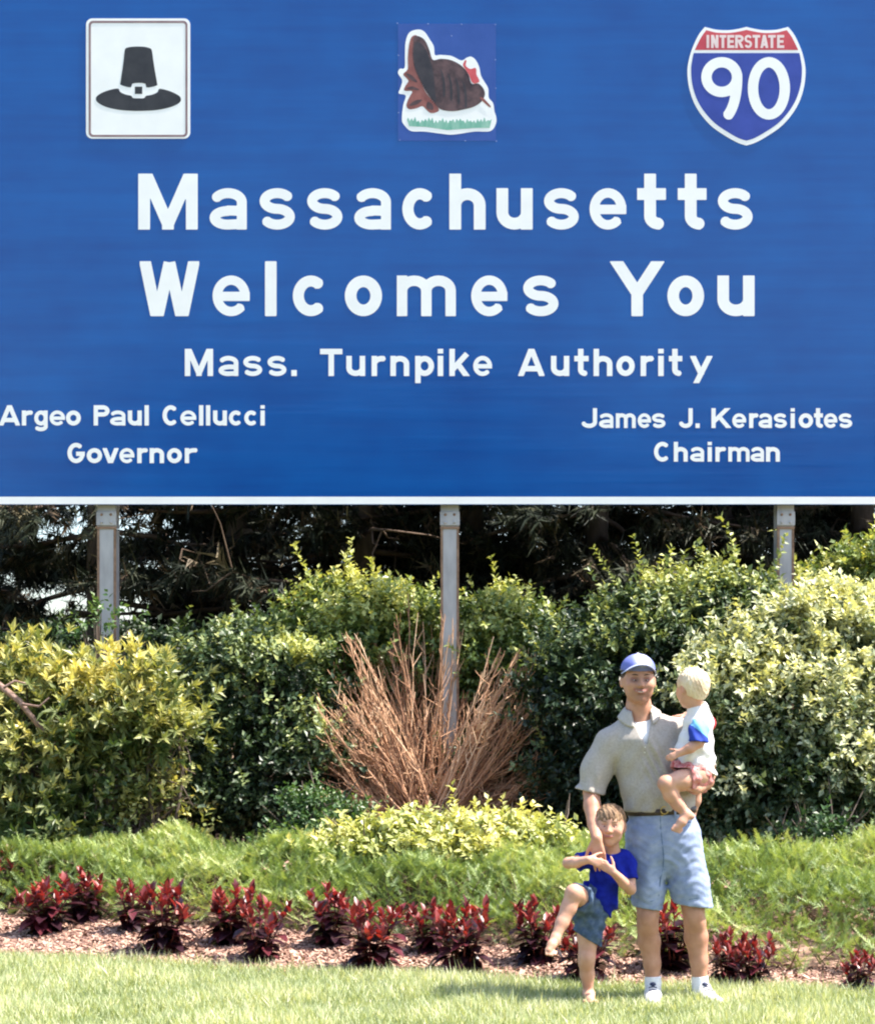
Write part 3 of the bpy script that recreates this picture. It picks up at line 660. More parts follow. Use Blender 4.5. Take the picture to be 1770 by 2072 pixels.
shrub('broad pale silvery-green shrub filling the right side of the bed', 'shrub', 'garden_shrub', base_at(1610, 14.2),
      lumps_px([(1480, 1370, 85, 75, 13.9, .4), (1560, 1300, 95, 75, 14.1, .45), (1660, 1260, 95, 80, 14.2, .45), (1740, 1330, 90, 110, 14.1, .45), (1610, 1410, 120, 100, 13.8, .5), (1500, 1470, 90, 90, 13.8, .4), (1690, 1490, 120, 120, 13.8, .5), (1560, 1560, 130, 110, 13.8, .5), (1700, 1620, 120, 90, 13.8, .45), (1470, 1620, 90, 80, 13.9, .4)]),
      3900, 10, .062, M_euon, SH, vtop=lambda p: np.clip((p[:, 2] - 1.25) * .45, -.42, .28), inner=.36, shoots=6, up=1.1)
shrub('upper right shrub with fresh yellowish tips behind the right sign post', 'shrub', 'garden_shrub', base_at(1680, 15.9),
      lumps_px([(1640, 1180, 50, 40, 15.6, .4), (1700, 1160, 65, 60, 15.7, .4), (1770, 1140, 60, 70, 15.7, .4), (1680, 1250, 110, 90, 15.6, .4), (1840, 1250, 90, 150, 15.6, .4), (1570, 1230, 60, 50, 15.6, .35)]),
      1500, 9, .062, M_honey, SH, vtop=lambda p: np.clip((p[:, 2] - 2.3) * .4, -.2, .3), inner=.34, shoots=10)
shrub('small fern-like plant in the dark hollow beneath the pale right shrub', 'shrub', 'garden_shrub', base_at(1650, 13.1),
      lumps_px([(1640, 1675, 60, 40, 13.1, .2), (1720, 1690, 50, 30, 13.1, .2)]), 200, 8, .05, M_fern, SH, inner=.2, vtop=lambda p: -.3 + 0 * p[:, 0])

# low variegated plants in front of the dead bush, several mounds
for lab, lp, n in (
    ('low cream-green leafy mound at the left foot of the dead bush', [(735, 1700, 60, 36, 13.2, .2), (700, 1720, 50, 25, 13.0, .2)], 300),
    ('low cream-green leafy mound in front of the dead bush and centre post', [(830, 1685, 64, 38, 13.1, .25), (890, 1680, 54, 36, 13.2, .25), (850, 1715, 80, 25, 12.9, .2)], 430),
    ('low cream-green leafy mound right of the centre post foot', [(975, 1690, 64, 40, 13.0, .25), (1040, 1685, 54, 36, 13.1, .25), (1000, 1720, 80, 30, 12.8, .2)], 430),
    ('low cream-green leafy mound just left of the boy', [(1105, 1705, 52, 40, 12.9, .25), (1080, 1735, 70, 28, 12.7, .2)], 300)):
    L = lumps_px(lp); c = lp[0][0]
    shrub(lab, 'ground plant', 'leafy_ground_plant', base_at(c, lp[0][4]), L, int(n * 1.35), 8, .062, M_low, 'cream-green leafy mounds in front of the dead bush', tl=(.08, .16), inner=.3, vtop=rise(.55, .5), stems=6, up=1.0)
shrub('thin green sapling shoots climbing in front of the left sign post', 'sapling', 'sapling', base_at(205, 14.7),
      lumps_px([(205, 1240, 25, 22, 14.7, .12), (170, 1260, 22, 14, 14.7, .12), (225, 1275, 28, 16, 14.7, .12)]), 26, 8, .06, M_fern, stems=6, inner=0, vtop=lambda p: .3 + 0 * p[:, 0])

# ---- dead bush: every stem a branch of its own
M_dead = mat_leaf('dead_twig', [(0, (.14, .07, .04)), (.3, (.40, .21, .12)), (.65, (.62, .38, .23)), (1, (.78, .58, .40))], .85, 0)
def dead_bush():
    b = np.array(base_at(868, 14.85)); root = thing('dead_bush', tuple(b), 'bare coppery-brown dead bush fanning out in front of the centre sign post', 'dead bush')
    tgt = P(868, 1640, 14.35)
    sub = math.radians(8)
    for k in range(420):
        th = RNG.uniform(-1.08, 1.08) if k % 3 else RNG.uniform(-1.3, 1.3); ph = RNG.normal(0, .35)
        # outline of the fan in picture units, from the foot at row 1640
        Rr = (485 - 165 * (abs(th) / 1.05) ** 1.3 + RNG.normal(0, 16)) * 14.85 / FPX * RNG.uniform(.60, 1.0)
        if th < -.2: Rr *= .97
        d = np.array([math.sin(th) * math.cos(ph), math.sin(ph) * .6, math.cos(th)])
        s = np.array([RNG.normal(0, .10), RNG.normal(0, .10), 0.12])
        if abs(th) < .34 and k % 5: s[1] = abs(s[1]) + .36; d[1] = abs(d[1])        # most upright stems rise behind the post
        n = 7; t = np.linspace(0, 1, n)
        bend = RNG.normal(0, .05, 3); pts = s + d * (Rr * t)[:, None] + bend * (np.sin(t * 3.1))[:, None] + RNG.normal(0, .008, (n, 3)); pts[:, 2] += .05 * t * (1 - t) * 4 * abs(th)
        items = [(pts, np.linspace(.0075, .0030, n) * RNG.uniform(.8, 1.2), 4)]
        for q in range(RNG.integers(10, 18)):
            j = RNG.uniform(.25, .97); i = int(j * (n - 1)); p0 = pts[i] + (pts[min(i + 1, n - 1)] - pts[i]) * (j * (n - 1) - i)
            dd = norm(norm(pts[-1] - pts[0]) * 1.0 + RNG.normal(0, .38, 3)); l = RNG.uniform(.07, .26) * (1.15 - .5 * j)
            p1 = p0 + dd * l * .5 + RNG.normal(0, .006, 3); p2 = p0 + dd * l + np.array([0, 0, .02])
            items.append((np.array([p0, p1, p2]), [.0040, .0033, .0022], 3))
        me = tubes_mesh('branch', items, M_dead); v0 = np.clip(RNG.normal(.5, .2), 0, 1)
        a = me.attributes.new('v', 'FLOAT', 'FACE'); a.data.foreach_set('value', np.clip(v0 + RNG.normal(0, .12, len(me.polygons)), 0, 1).astype(np.float32))
        obj('branch', me, root)
dead_bush()

# ---- juniper ground cover
def juniper():
    n = 22000
    x = RNG.uniform(-4.6, 4.2, n); w = np.interp(x, [-4, 0, 2.4, 5], [1.35, 1.55, 2.3, 2.6]); t = RNG.uniform(0, 1, n) ** .8; y = yj(x) + w * t
    prof = .06 + .30 * np.clip(t / .30, 0, 1) ** .55 * (1 - .10 * t)
    prof = prof + np.interp(x, [1.0, 2.6], [0, .04]) * t
    bump = .075 * np.sin(x * 4.3 + 1.7 * np.sin(y * 2.9)) * np.sin(y * 5.1 + x * 1.3) + .035 * np.sin(x * 9.7 + y * 3.3) + .03 * np.sin(x * 2.1 - y * 7)
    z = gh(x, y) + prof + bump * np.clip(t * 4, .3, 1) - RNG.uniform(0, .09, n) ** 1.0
    # a few real holes
    for hx, hy, r in [(P(290, 1735, 13.6)[0], 13.7, .10), (P(215, 1745, 13.6)[0], 13.5, .07), (P(1135, 1790, 12)[0], 12.1, .09), (P(1590, 1800, 11.8)[0], 11.8, .12), (P(1690, 1840, 11.4)[0], 11.3, .09), (P(1090, 1730, 12.6)[0], 12.6, .08), (P(760, 1850, 12.2)[0], 12.1, .07)]:
        dd = np.hypot((x - hx) / 1.4, y - hy); z = z - np.clip(1 - dd / r, 0, 1) * .20
    # one feathery plume
    T, F = [], []
    rg = np.random.default_rng(3); k = 0
    for i in range(11):
        f = i / 10; c = np.array([0, f * .86, .10 * f * f])
        for sgn in (-1, 1):
            l = (.30 - .20 * f) * rg.uniform(.7, 1.2); d = np.array([sgn * .8, .75, rg.uniform(-.1, .75)]); d = d / np.linalg.norm(d) * l
            q = np.cross(d, [0, 0, 1]); q = q / np.linalg.norm(q) * .021
            T += [c - q, c + q, c + d]; F.append((k, k + 1, k + 2)); k += 3
    T += [(-.012, 0, 0), (.012, 0, 0), (0, 1.0, .12)]; F.append((k, k + 1, k + 2))
    T = np.array(T); F = np.array(F)
    az = RNG.normal(-1.6, 1.3, n); el = RNG.uniform(.15, 1.1, n) * (1 - .3 * (t < .1))
    d = np.stack([np.cos(az) * np.cos(el), np.sin(az) * np.cos(el), np.sin(el)], -1)
    up = np.stack([RNG.normal(0, .4, n), RNG.normal(0, .4, n), np.ones(n)], -1)
    v = np.clip(.50 + .16 * np.sin(x * 3.1 + y * 2) + RNG.normal(0, .17, n) + (z - gh(x, y) - prof) * 1.5, 0, 1)  # last term paints shade: needles darker in the dips
    s = RNG.uniform(.10, .19, n); s3 = np.stack([s * 1.1, s, s], -1)
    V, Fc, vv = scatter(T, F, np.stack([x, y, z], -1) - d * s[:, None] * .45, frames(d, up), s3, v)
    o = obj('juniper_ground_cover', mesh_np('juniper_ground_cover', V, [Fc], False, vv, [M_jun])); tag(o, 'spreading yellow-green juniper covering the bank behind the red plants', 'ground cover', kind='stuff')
    # woody mass underneath
    m = 5000; i = RNG.permutation(n)[:m]; dd = rdir(m, .2)
    st = np.stack([x[i], y[i], gh(x[i], y[i]) + (z[i] - gh(x[i], y[i])) * RNG.uniform(0, .8, m)], -1)
    T2 = np.array([(-.03, 0, 0), (.03, 0, 0), (0, 1, 0), (0, 0, .04)]); F2 = np.array([(0, 1, 2), (1, 3, 2), (3, 0, 2)])
    V, Fc, vv = scatter(T2, F2, st, frames(dd, rdir(m)), RNG.uniform(.12, .28, m), RNG.uniform(0, .4, m))
    o = obj('juniper_stems', mesh_np('juniper_stems', V, [Fc], False, vv, [M_twig])); tag(o, 'woody stems inside the spreading juniper', 'ground cover', kind='stuff')
juniper()

# ---- grass
def grass():
    n1, n2 = 112000, 18000
    x = np.concatenate([RNG.uniform(-3.2, 3.0, n1), RNG.uniform(-9, 9, n2)])
    y0 = np.concatenate([np.full(n1, 8.9), np.full(n2, 6.0)]); t = RNG.uniform(0, 1, n1 + n2); y = y0 + (yf(x) + .02 - y0) * t
    edge = np.concatenate([RNG.normal(0, .05, n1 + n2)]); y = y + edge * (t > .96)
    n = n1 + n2; z = gh(x, y)
    T = np.array([(-.5, 0, 0), (.5, 0, 0), (-.36, .55, .06), (.36, .55, .06), (0, 1, .28)]); F = np.array([(0, 1, 3), (0, 3, 2), (2, 3, 4)])
    patch = np.sin(x * 3.7 + 2 * np.sin(y * 2.3)) * np.sin(y * 4.1 + x) ; h = RNG.uniform(.035, .10, n) * (1 - .30 * np.exp(-((y - 9.75) / .35) ** 2) * (np.abs(x - 1.1) < .7)) * (1 + .35 * patch) * (1 + .5 * (RNG.uniform(0, 1, n) > .97))
    d = np.stack([RNG.normal(0, .38, n), RNG.normal(0, .38, n), np.ones(n)], -1); a = RNG.uniform(0, 6.28, n)
    up = np.stack([np.cos(a), np.sin(a), 0 * a], -1)
    s = np.stack([RNG.uniform(.004, .0085, n), h, h], -1)
    v = np.clip(.45 + .13 * patch + .10 * np.sin(x * 9.1 + y * 5) * np.sin(y * 11 - x * 4) + RNG.normal(0, .22, n), 0, 1)
    V, Fc, vv = scatter(T, F, np.stack([x, y, z - .004], -1), frames(d, up), s, v)
    o = obj('grass', mesh_np('grass', V, [Fc], False, vv, [M_grass])); tag(o, 'long bright grass blades of the lawn', 'grass', kind='stuff')
grass()

# ---- red-leaved bedding plants
RL = np.array([(0, 0, 0), (-.24, .28, .05), (0, .30, -.02), (.22, .28, .05), (-.20, .62, .02), (0, .66, -.05), (.20, .62, .02), (0, 1, -.14)])
RLF = np.array([(0, 2, 1), (0, 3, 2), (1, 2, 5), (1, 5, 4), (2, 3, 6), (2, 6, 5), (4, 5, 7), (5, 6, 7)])
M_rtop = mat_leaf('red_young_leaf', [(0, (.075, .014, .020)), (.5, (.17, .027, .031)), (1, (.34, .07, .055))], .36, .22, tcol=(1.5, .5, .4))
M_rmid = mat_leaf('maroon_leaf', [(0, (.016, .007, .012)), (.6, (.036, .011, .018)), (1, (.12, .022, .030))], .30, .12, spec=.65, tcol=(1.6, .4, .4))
M_rstem = mat_noise('red_stem', [(.3, (.10, .02, .02)), (.7, (.2, .04, .03))], 20, .6)
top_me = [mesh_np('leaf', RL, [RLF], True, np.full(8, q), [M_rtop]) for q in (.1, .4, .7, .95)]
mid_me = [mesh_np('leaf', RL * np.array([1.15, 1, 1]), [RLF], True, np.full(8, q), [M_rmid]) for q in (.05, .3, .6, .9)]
def red_proto(seed, nst):
    nst += 4
    rg = np.random.default_rng(seed)
    root = thing('red_leaf_plant', (0, 0, 0), 'x', 'bedding plant', 'red-leaved plants in two rows on the mulch')
    items = []
    def leaf(me, p, d, up, s):
        d = np.array(d, float)[None]; R = frames(d, np.array(up, float)[None])[0]
        o = obj('leaf', me, root); o.matrix_local = Matrix([list(R[r] * s) + [p[r]] for r in range(3)] + [[0, 0, 0, 1]])
    for k in range(nst):
        a = k * 2.4 + rg.uniform(0, .6); r = .02 if k == 0 else rg.uniform(.05, .135); lean = r * 1.2; h = rg.uniform(.33, .41) * (1 if k == 0 else rg.uniform(.62, .98))
        tp = np.array([math.cos(a) * (r + lean * .35), math.sin(a) * (r + lean * .35), h]); b0 = np.array([math.cos(a) * .02, math.sin(a) * .02, 0])
        items.append((np.array([b0, (b0 + tp) / 2 + [0, 0, .01], tp]), [.006, .005, .003], 5))
        nl = 15
        for j in range(nl):
            f = j / (nl - 1); p = b0 + (tp - b0) * (.12 + .83 * f); b = j * 2.4 + k; isr = f > .70
            el = -.45 + .9 * f + rg.normal(0, .15) if not isr else .35 + .8 * f
            el += rg.normal(0, .15)
            d = (math.cos(b) * math.cos(el), math.sin(b) * math.cos(el), math.sin(el))
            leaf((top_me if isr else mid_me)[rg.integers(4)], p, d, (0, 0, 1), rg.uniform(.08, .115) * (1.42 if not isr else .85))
        for j in range(6):      # the pointed tuft
            b = j * 2.4 + k; e = 1.35 - .16 * j; d = (math.cos(b) * math.cos(e), math.sin(b) * math.cos(e), math.sin(e))
            leaf(top_me[rg.integers(0, 4)], tp - [0, 0, .025 + .006 * j], d, (-math.cos(b), -math.sin(b), .6), rg.uniform(.045, .085))
    obj('stems', tubes_mesh('stems', items, M_rstem), root)
    return root
protos = [red_proto(21, 5), red_proto(22, 6), red_proto(23, 4), red_proto(24, 5)]
# (column, base row, Y, size, proto, label)
RP = [(10, 1832, 13.4, 1.12, 0, 'red-leaved plant cut by the left edge of the picture'),
      (92, 1890, 12.5, 1.10, 1, 'large dark maroon plant nearest the left edge, front row'),
      (172, 1866, 12.85, 1.0, 0, 'red plant tucked behind the large maroon plant at far left'),
      (268, 1886, 12.45, .86, 2, 'small red plant behind the tall plant below the left sign post'),
      (332, 1930, 11.9, 1.22, 3, 'tall red-topped plant with wide dark base below and right of the left sign post'),
      (470, 1912, 12.05, 1.06, 1, 'red plant of the back row in the pair left of the dead bush'),
      (528, 1946, 11.65, .98, 2, 'red plant of the front row in the pair left of the dead bush'),
      (672, 1914, 11.9, .94, 0, 'back red plant of the pair under the left side of the dead bush'),
      (752, 1966, 11.4, 1.08, 3, 'front red plant of the pair under the left side of the dead bush'),
      (870, 1930, 11.7, .86, 2, 'slim red plant of the back row below the centre sign post'),
      (936, 1970, 11.3, 1.16, 1, 'broad red plant of the front row just right of the centre sign post'),
      (1086, 1952, 11.4, 1.08, 0, "red-tipped plant behind the boy's raised bare foot"),
      (1185, 1990, 11.0, .92, 3, "red plant partly hidden behind the boy's standing leg"),
      (1362, 1966, 11.2, 1.06, 2, "red plant seen between the man's legs"),
      (1470, 1992, 10.8, .80, 0, "left one of the two red plants right of the man's shoes"),
      (1522, 2006, 10.7, .80, 1, "right one of the two red plants right of the man's shoes"),
      (1738, 2014, 10.6, .66, 3, 'low red plant at the right edge of the picture')]
used = set()
for i, (c, r, Y, s, k, lab) in enumerate(RP):
    # stand it where the row of its foot meets the ground
    x = (c - 885) * Y / FPX
    for _ in range(12): zz = ZB(x, Y); Y = Y * .5 + .5 * (CAM_H - zz) * FPX / (r - HOR); x = (c - 885) * Y / FPX
    o = protos[k] if k not in used else copy_tree(protos[k]); used.add(k)
    o.location = (x, Y, ZB(x, Y)); o.rotation_euler = (0, 0, i * 1.3); q = RNG.uniform(.84, 1.02); o.scale = (s * q, s * q, s * RNG.uniform(.9, 1.08))
    o['label'] = lab

# ---- trees behind
NEED = []
NF = []
_r = np.random.default_rng(5)
for i in range(16):
    f = i / 15; d = _r.normal(size=3); d[1] = abs(d[1]) * .6 + .5; d = d / np.linalg.norm(d) * _r.uniform(.45, .85); c = np.array([0, f * .75, 0]); q = np.cross(d, [.3, .1, 1]); q = q / np.linalg.norm(q) * .04
    NEED += [c - q, c + q, c + d]; NF.append((3 * i, 3 * i + 1, 3 * i + 2))
NEED = np.array(NEED); NF = np.array(NF)
def conifer(seed, h, z0, rmax, nb, dens, droop, dead=0):
    """trunk, limbs, needle sprays as three meshes; shared by copies"""
    rg = np.random.default_rng(seed); tr = [(np.array([(0, 0, -.3), (.03, 0, h * .35), (-.02, .03, h * .7), (0, 0, h)]), [.15, .12, .07, .02], 8)]; limbs = []; pos, dr, sc = [], [], []
    for k in range(nb):
        f = (k + rg.uniform(0, 1)) / nb; z = z0 + (h - z0) * f; r = rmax * (1 - f) ** .75 * rg.uniform(.6, 1.1) + .25; a = k * 2.39996
        d = np.array([math.cos(a), math.sin(a), 0]); n = 6; t = np.linspace(0, 1, n)[:, None]
        pts = np.array([0, 0, z]) + d * r * t + np.array([0, 0, 1]) * (droop * r * (t ** 1.3) * -1 + .12 * t ** 3 * r) + rg.normal(0, .03, (n, 3)) * t
        limbs.append((pts, np.linspace(.035, .008, n), 5))
        if z < dead: 
            for q in range(5):
                j = rg.integers(1, n); e = pts[j] + rg.normal(0, .25, 3); limbs.append((np.array([pts[j], (pts[j] + e) / 2 + rg.normal(0, .04, 3), e]), [.012, .008, .003], 4))
            if rg.uniform() < .45: continue
        m = int(dens * r * 9)
        u = rg.uniform(.15, 1, m) ** .8; i = np.clip((u * (n - 1)).astype(int), 0, n - 2); fr = (u * (n - 1) - i)[:, None]
        c = pts[i] * (1 - fr) + pts[i + 1] * fr
        side = np.cross(d, [0, 0, 1]); sg = rg.choice([-1, 1], m)[:, None] * rg.uniform(0, 1, m)[:, None]
        w = sg * side * (.40 * r * (1.1 - u))[:, None]; c = c + w + rg.normal(0, .05, (m, 3)); c[:, 2] -= .12 * np.abs(w).sum(1) + rg.uniform(0, .10, m)
        pos.append(c); dr.append(norm(d * .7 + sg * side * .8 + rg.normal(0, .3, (m, 3)) + np.array([0, 0, -.25]))); sc.append(rg.uniform(.16, .30, m))
    pos, dr, sc = map(np.concatenate, (pos, dr, sc)); n = len(pos); up = np.array([0, 0, 1.0]) + rg.normal(0, .5, (n, 3))
    V, F, v = scatter(NEED, NF, pos, frames(dr, up), sc, np.clip(rg.normal(.45, .22, n), 0, 1))
    return tubes_mesh('trunk', tr, M_bark), tubes_mesh('limbs', limbs, M_limb), mesh_np('crown', V, [F], False, v, [M_fir])
def tree_from(meshes, loc, rz, s, label, cat='tree', name='conifer_tree', group='dark conifers behind the sign'):
    r = thing(name, loc, label, cat, group, rz); r.scale = (s, s, s)
    t = obj('trunk', meshes[0], r); obj('limbs', meshes[1], t); obj('crown', meshes[2], r); return r
TA = conifer(31, 8.5, .5, 2.3, 64, 7.0, .35)
TB = conifer(32, 9.0, .3, 2.1, 66, 7.5, .25, dead=0)
TC = conifer(33, 8.0, .4, 2.0, 54, 4.8, .15, dead=3.6)
TREES = [(-5.6, 19.6, TA, 1.0, 'dark drooping spruce at the far left behind the sign'),
         (-3.35, 18.4, TB, 1.0, 'dense dark conifer right behind the left sign post'),
         (-2.0, 18.6, TC, .95, 'half-dead brown conifer with bare limbs between left and centre posts'),
         (-.75, 18.2, TC, 1.0, 'twiggy conifer with dead inner branches just left of the centre post'),
         (.35, 18.9, TB, 1.0, 'dark conifer directly behind the centre sign post'),
         (1.6, 18.3, TA, 1.0, 'black-green spruce behind the shrub above the man'),
         (2.9, 18.8, TC, 1.0, 'brownish conifer with twigs showing left of the right sign post'),
         (4.2, 18.4, TB, 1.0, 'conifer behind the right sign post'),
         (5.8, 18.9, TC, 1.1, 'conifer at the far right behind the fresh shrub tips'),
         (-7.6, 19.6, TB, 1.0, 'spruce left of the drooping one, beyond the picture edge'),
         (-1.3, 21.6, TA, 1.1, 'second-row spruce between left and centre posts'),
         (1.0, 21.8, TB, 1.1, 'second-row conifer right of the centre post'),
         (3.6, 21.6, TA, 1.1, 'second-row spruce in front of the right post gap'),
         (6.2, 22, TB, 1.1, 'second-row conifer at the far right'),
         (-2.85, 22.4, TB, 1.0, 'second-row conifer behind the half-dead one'),
         (-6.4, 23.4, TA, 1.0, 'second-row spruce at the far left with sky beside it')]
for i, (x, y, T_, s, lab) in enumerate(TREES): tree_from(T_, (x, y, .35), i * 1.9, s, lab)
# understorey hedge behind the shrubs
for i, (c, Y, w, top, lab) in enumerate(((60, 17.0, 150, 1255, 'dark understorey bush behind the yellow shrubs at far left'), (330, 16.8, 140, 1245, 'dark understorey bush between left post and centre'), (1150, 17, 140, 1235, 'dark understorey bush right of the centre post'), (1420, 17, 150, 1180, 'dark understorey bush behind the whippy shoots'))):
    shrub(lab, 'bush', 'understorey_bush', base_at(c, Y), lumps_px([(c - w * .4, top + 70, w * .5, 70, Y, .5), (c + w * .4, top + 60, w * .5, 60, Y, .5), (c, top + 160, w * .9, 110, Y, .5), (c, top + 320, w, 140, Y, .5)]), 800, 8, .07, M_priv, 'dark understorey bushes under the conifers', inner=.34, vtop=lambda p: -.12 + 0 * p[:, 0])

# the wood across the lawn behind the photographer: it mirrors dark in the lower half of the glossy sign
def far_wood():
    n = 16000; x = RNG.uniform(-45, 45, n)
    top = 5.5 + 5.6 / (1 + np.exp((np.abs(x + 3.7) - 7.0) / .35)) + np.where(x > 3, 3.2, 0) + .7 * np.sin(x * .9 + 1) + .4 * np.sin(x * 2.3)
    y = RNG.uniform(-29, -25, n); z = top * RNG.uniform(0, 1, n) ** .7
    V, F, v = scatter(LEAF * np.array([1.6, 1, 1]), LEAF_F, np.stack([x, y, z], -1), frames(rdir(n, .2), rdir(n)), RNG.uniform(.6, 1.5, n), RNG.uniform(0, .6, n))
    o = obj('far_wood', mesh_np('far_wood', V, [F], False, v, [M_priv])); tag(o, 'dark wood across the lawn, mirrored faintly in the sign', 'wood', kind='stuff')
far_wood()
# ------------------------------------------------------------------ people: solids grown from smooth unions of tapered limbs
class Field:
    def __init__(s, lo, hi, h):
        s.lo = np.array(lo, float); s.h = h; s.n = np.ceil((np.array(hi) - s.lo) / h).astype(int) + 1
        s.F = np.full(s.n, .15, np.float32); s.ax = [s.lo[i] + h * np.arange(s.n[i]) for i in range(3)]
    def sub(s, lo, hi):
        a = np.clip(np.floor((np.array(lo) - s.lo) / s.h).astype(int), 0, s.n); b = np.clip(np.ceil((np.array(hi) - s.lo) / s.h).astype(int) + 1, 0, s.n)
        sl = tuple(slice(a[i], b[i]) for i in range(3)); X = s.ax[0][sl[0]][:, None, None]; Y = s.ax[1][sl[1]][None, :, None]; Z = s.ax[2][sl[2]][None, None, :]
        return sl, X.astype(np.float32), Y.astype(np.float32), Z.astype(np.float32)
    def comb(s, sl, d, k, op='u'):
        A = s.F[sl]
        if A.size == 0: return
        if op == 'u':
            s.F[sl] = np.minimum(A, d) - (np.maximum(k - np.abs(A - d), 0) ** 2 / (4 * k) if k > 0 else 0)
        else:
            s.F[sl] = np.maximum(A, -d) + (np.maximum(k - np.abs(A + d), 0) ** 2 / (4 * k) if k > 0 else 0)
    def cone(s, a, b, ra, rb, k=.01, sc=(1, 1, 1), op='u'):
        a = np.array(a, float); b = np.array(b, float); sc = np.array(sc, float); r = max(ra, rb); pad = k + 3 * s.h + .01
        sl, X, Y, Z = s.sub(np.minimum(a, b) - r * sc - pad, np.maximum(a, b) + r * sc + pad)
        q = [(X - a[0]) / sc[0], (Y - a[1]) / sc[1], (Z - a[2]) / sc[2]]; u = (b - a) / sc; L = max((u ** 2).sum(), 1e-9)
        t = np.clip((q[0] * u[0] + q[1] * u[1] + q[2] * u[2]) / L, 0, 1)
        d = np.sqrt((q[0] - t * u[0]) ** 2 + (q[1] - t * u[1]) ** 2 + (q[2] - t * u[2]) ** 2) - (ra + t * (rb - ra))
        s.comb(sl, d * sc.min() if sc.min() < 1 else d, k, op); return s
    def chain(s, pts, rs, k=.01, sc=(1, 1, 1), op='u'):
        for i in range(len(pts) - 1): s.cone(pts[i], pts[i + 1], rs[i], rs[i + 1], k, sc, op)
        return s
    def ell(s, c, r, R=None, k=.01, op='u'):
        c = np.array(c, float); r = np.array(r, float); m = r.max() + k + 3 * s.h + .01
        sl, X, Y, Z = s.sub(c - m, c + m); x, y, z = X - c[0], Y - c[1], Z - c[2]
        R = np.eye(3) if R is None else np.array(R)
        l = [x * R[0, i] + y * R[1, i] + z * R[2, i] for i in range(3)]
        k0 = np.sqrt(sum((l[i] / r[i]) ** 2 for i in range(3))); k1 = np.sqrt(sum((l[i] / r[i] ** 2) ** 2 for i in range(3))) + 1e-6
        s.comb(sl, k0 * (k0 - 1) / k1, k, op); return s
    def plane(s, p, n, lo=None, hi=None):
        """keep the side behind the plane"""
        p = np.array(p, float); n = norm(np.array(n, float)); lo = s.lo if lo is None else lo; hi = s.lo + s.h * s.n if hi is None else hi
        sl, X, Y, Z = s.sub(lo, hi); d = (X - p[0]) * n[0] + (Y - p[1]) * n[1] + (Z - p[2]) * n[2]
        s.F[sl] = np.maximum(s.F[sl], d.astype(np.float32)); return s
    def shell(s, t): s.F = np.maximum(s.F, -(s.F + t)); return s
    def wave(s, fn, lo=None, hi=None):
        lo = s.lo if lo is None else lo; hi = s.lo + s.h * s.n if hi is None else hi
        sl, X, Y, Z = s.sub(lo, hi); s.F[sl] += fn(X, Y, Z).astype(np.float32); return s
    def mesh(s, name, base, mats, vfun=None, relax=1):
        F = s.F.copy(); F[0] = F[-1] = .1; F[:, 0] = F[:, -1] = .1; F[:, :, 0] = F[:, :, -1] = .1
        n = np.array(F.shape); ins = F < 0; c = ins[:-1, :-1, :-1]; anyi = np.zeros(n - 1, bool); alli = np.ones(n - 1, bool)
        S = [(a, b, d) for a in (0, 1) for b in (0, 1) for d in (0, 1)]
        for a, b, d in S:
            q = ins[a:n[0] - 1 + a, b:n[1] - 1 + b, d:n[2] - 1 + d]; anyi |= q; alli &= q
        act = anyi & ~alli; ids = np.full(n - 1, -1, np.int64); I = np.argwhere(act); ids[tuple(I.T)] = np.arange(len(I))
        acc = np.zeros((len(I), 3)); cnt = np.zeros(len(I))
        val = {p: F[I[:, 0] + p[0], I[:, 1] + p[1], I[:, 2] + p[2]] for p in S}
        for p in S:
            for ax in range(3):
                if p[ax] == 0:
                    q = list(p); q[ax] = 1; q = tuple(q); A, B = val[p], val[q]; m = (A < 0) != (B < 0)
                    t = np.where(m, A / np.where(m, A - B, 1), 0); e = np.array(p, float)[None] + np.zeros((len(I), 3)); e[:, ax] += t
                    acc[m] += e[m]; cnt[m] += 1
        V = s.lo + (I + acc / cnt[:, None]) * s.h; Q = []
        for ax in range(3):
            o1, o2 = [(1, 2), (2, 0), (0, 1)][ax]
            A = ins; B = np.roll(ins, -1, ax); sh = [slice(1, -1)] * 3; sh[ax] = slice(0, -1)
            for flip, M in ((False, A & ~B), (True, ~A & B)):
                J = np.argwhere(M[tuple(sh)]); J = J + np.array([0 if i == ax else 1 for i in range(3)])
                if not len(J): continue
                def g(d1, d2):
                    K = J.copy(); K[:, o1] -= d1; K[:, o2] -= d2; return ids[tuple(K.T)]
                f = np.stack([g(1, 1), g(0, 1), g(0, 0), g(1, 0)], -1); Q.append(f[:, ::-1] if flip else f)
        Q = np.concatenate(Q); Q = Q[(Q >= 0).all(1)]
        for _ in range(relax):
            A = np.zeros_like(V); N = np.zeros(len(V))
            for i in range(4):
                a, b = Q[:, i], Q[:, (i + 1) % 4]; np.add.at(A, a, V[b]); np.add.at(A, b, V[a]); np.add.at(N, a, 1); np.add.at(N, b, 1)
            V = V * .4 + .6 * A / np.maximum(N, 1)[:, None]
        v = None
        if vfun is not None: v = vfun(V[Q].mean(1))
        return mesh_np(name, V - np.array(base), [Q], True, v, mats)
    def at(s, p):
        i = (np.array(p) - s.lo) / s.h; j = np.clip(np.floor(i).astype(int), 0, s.n - 2); f = i - j; r = 0
        for a in (0, 1):
            for b in (0, 1):
                for c in (0, 1):
                    r += s.F[j[0] + a, j[1] + b, j[2] + c] * (f[0] if a else 1 - f[0]) * (f[1] if b else 1 - f[1]) * (f[2] if c else 1 - f[2])
        return r
    def hit(s, p, d, n=160, st=.0025):
        p = np.array(p, float); d = np.array(d, float)
        for _ in range(n):
            if s.at(p) < 0: return p
            p = p + d * st
        return p

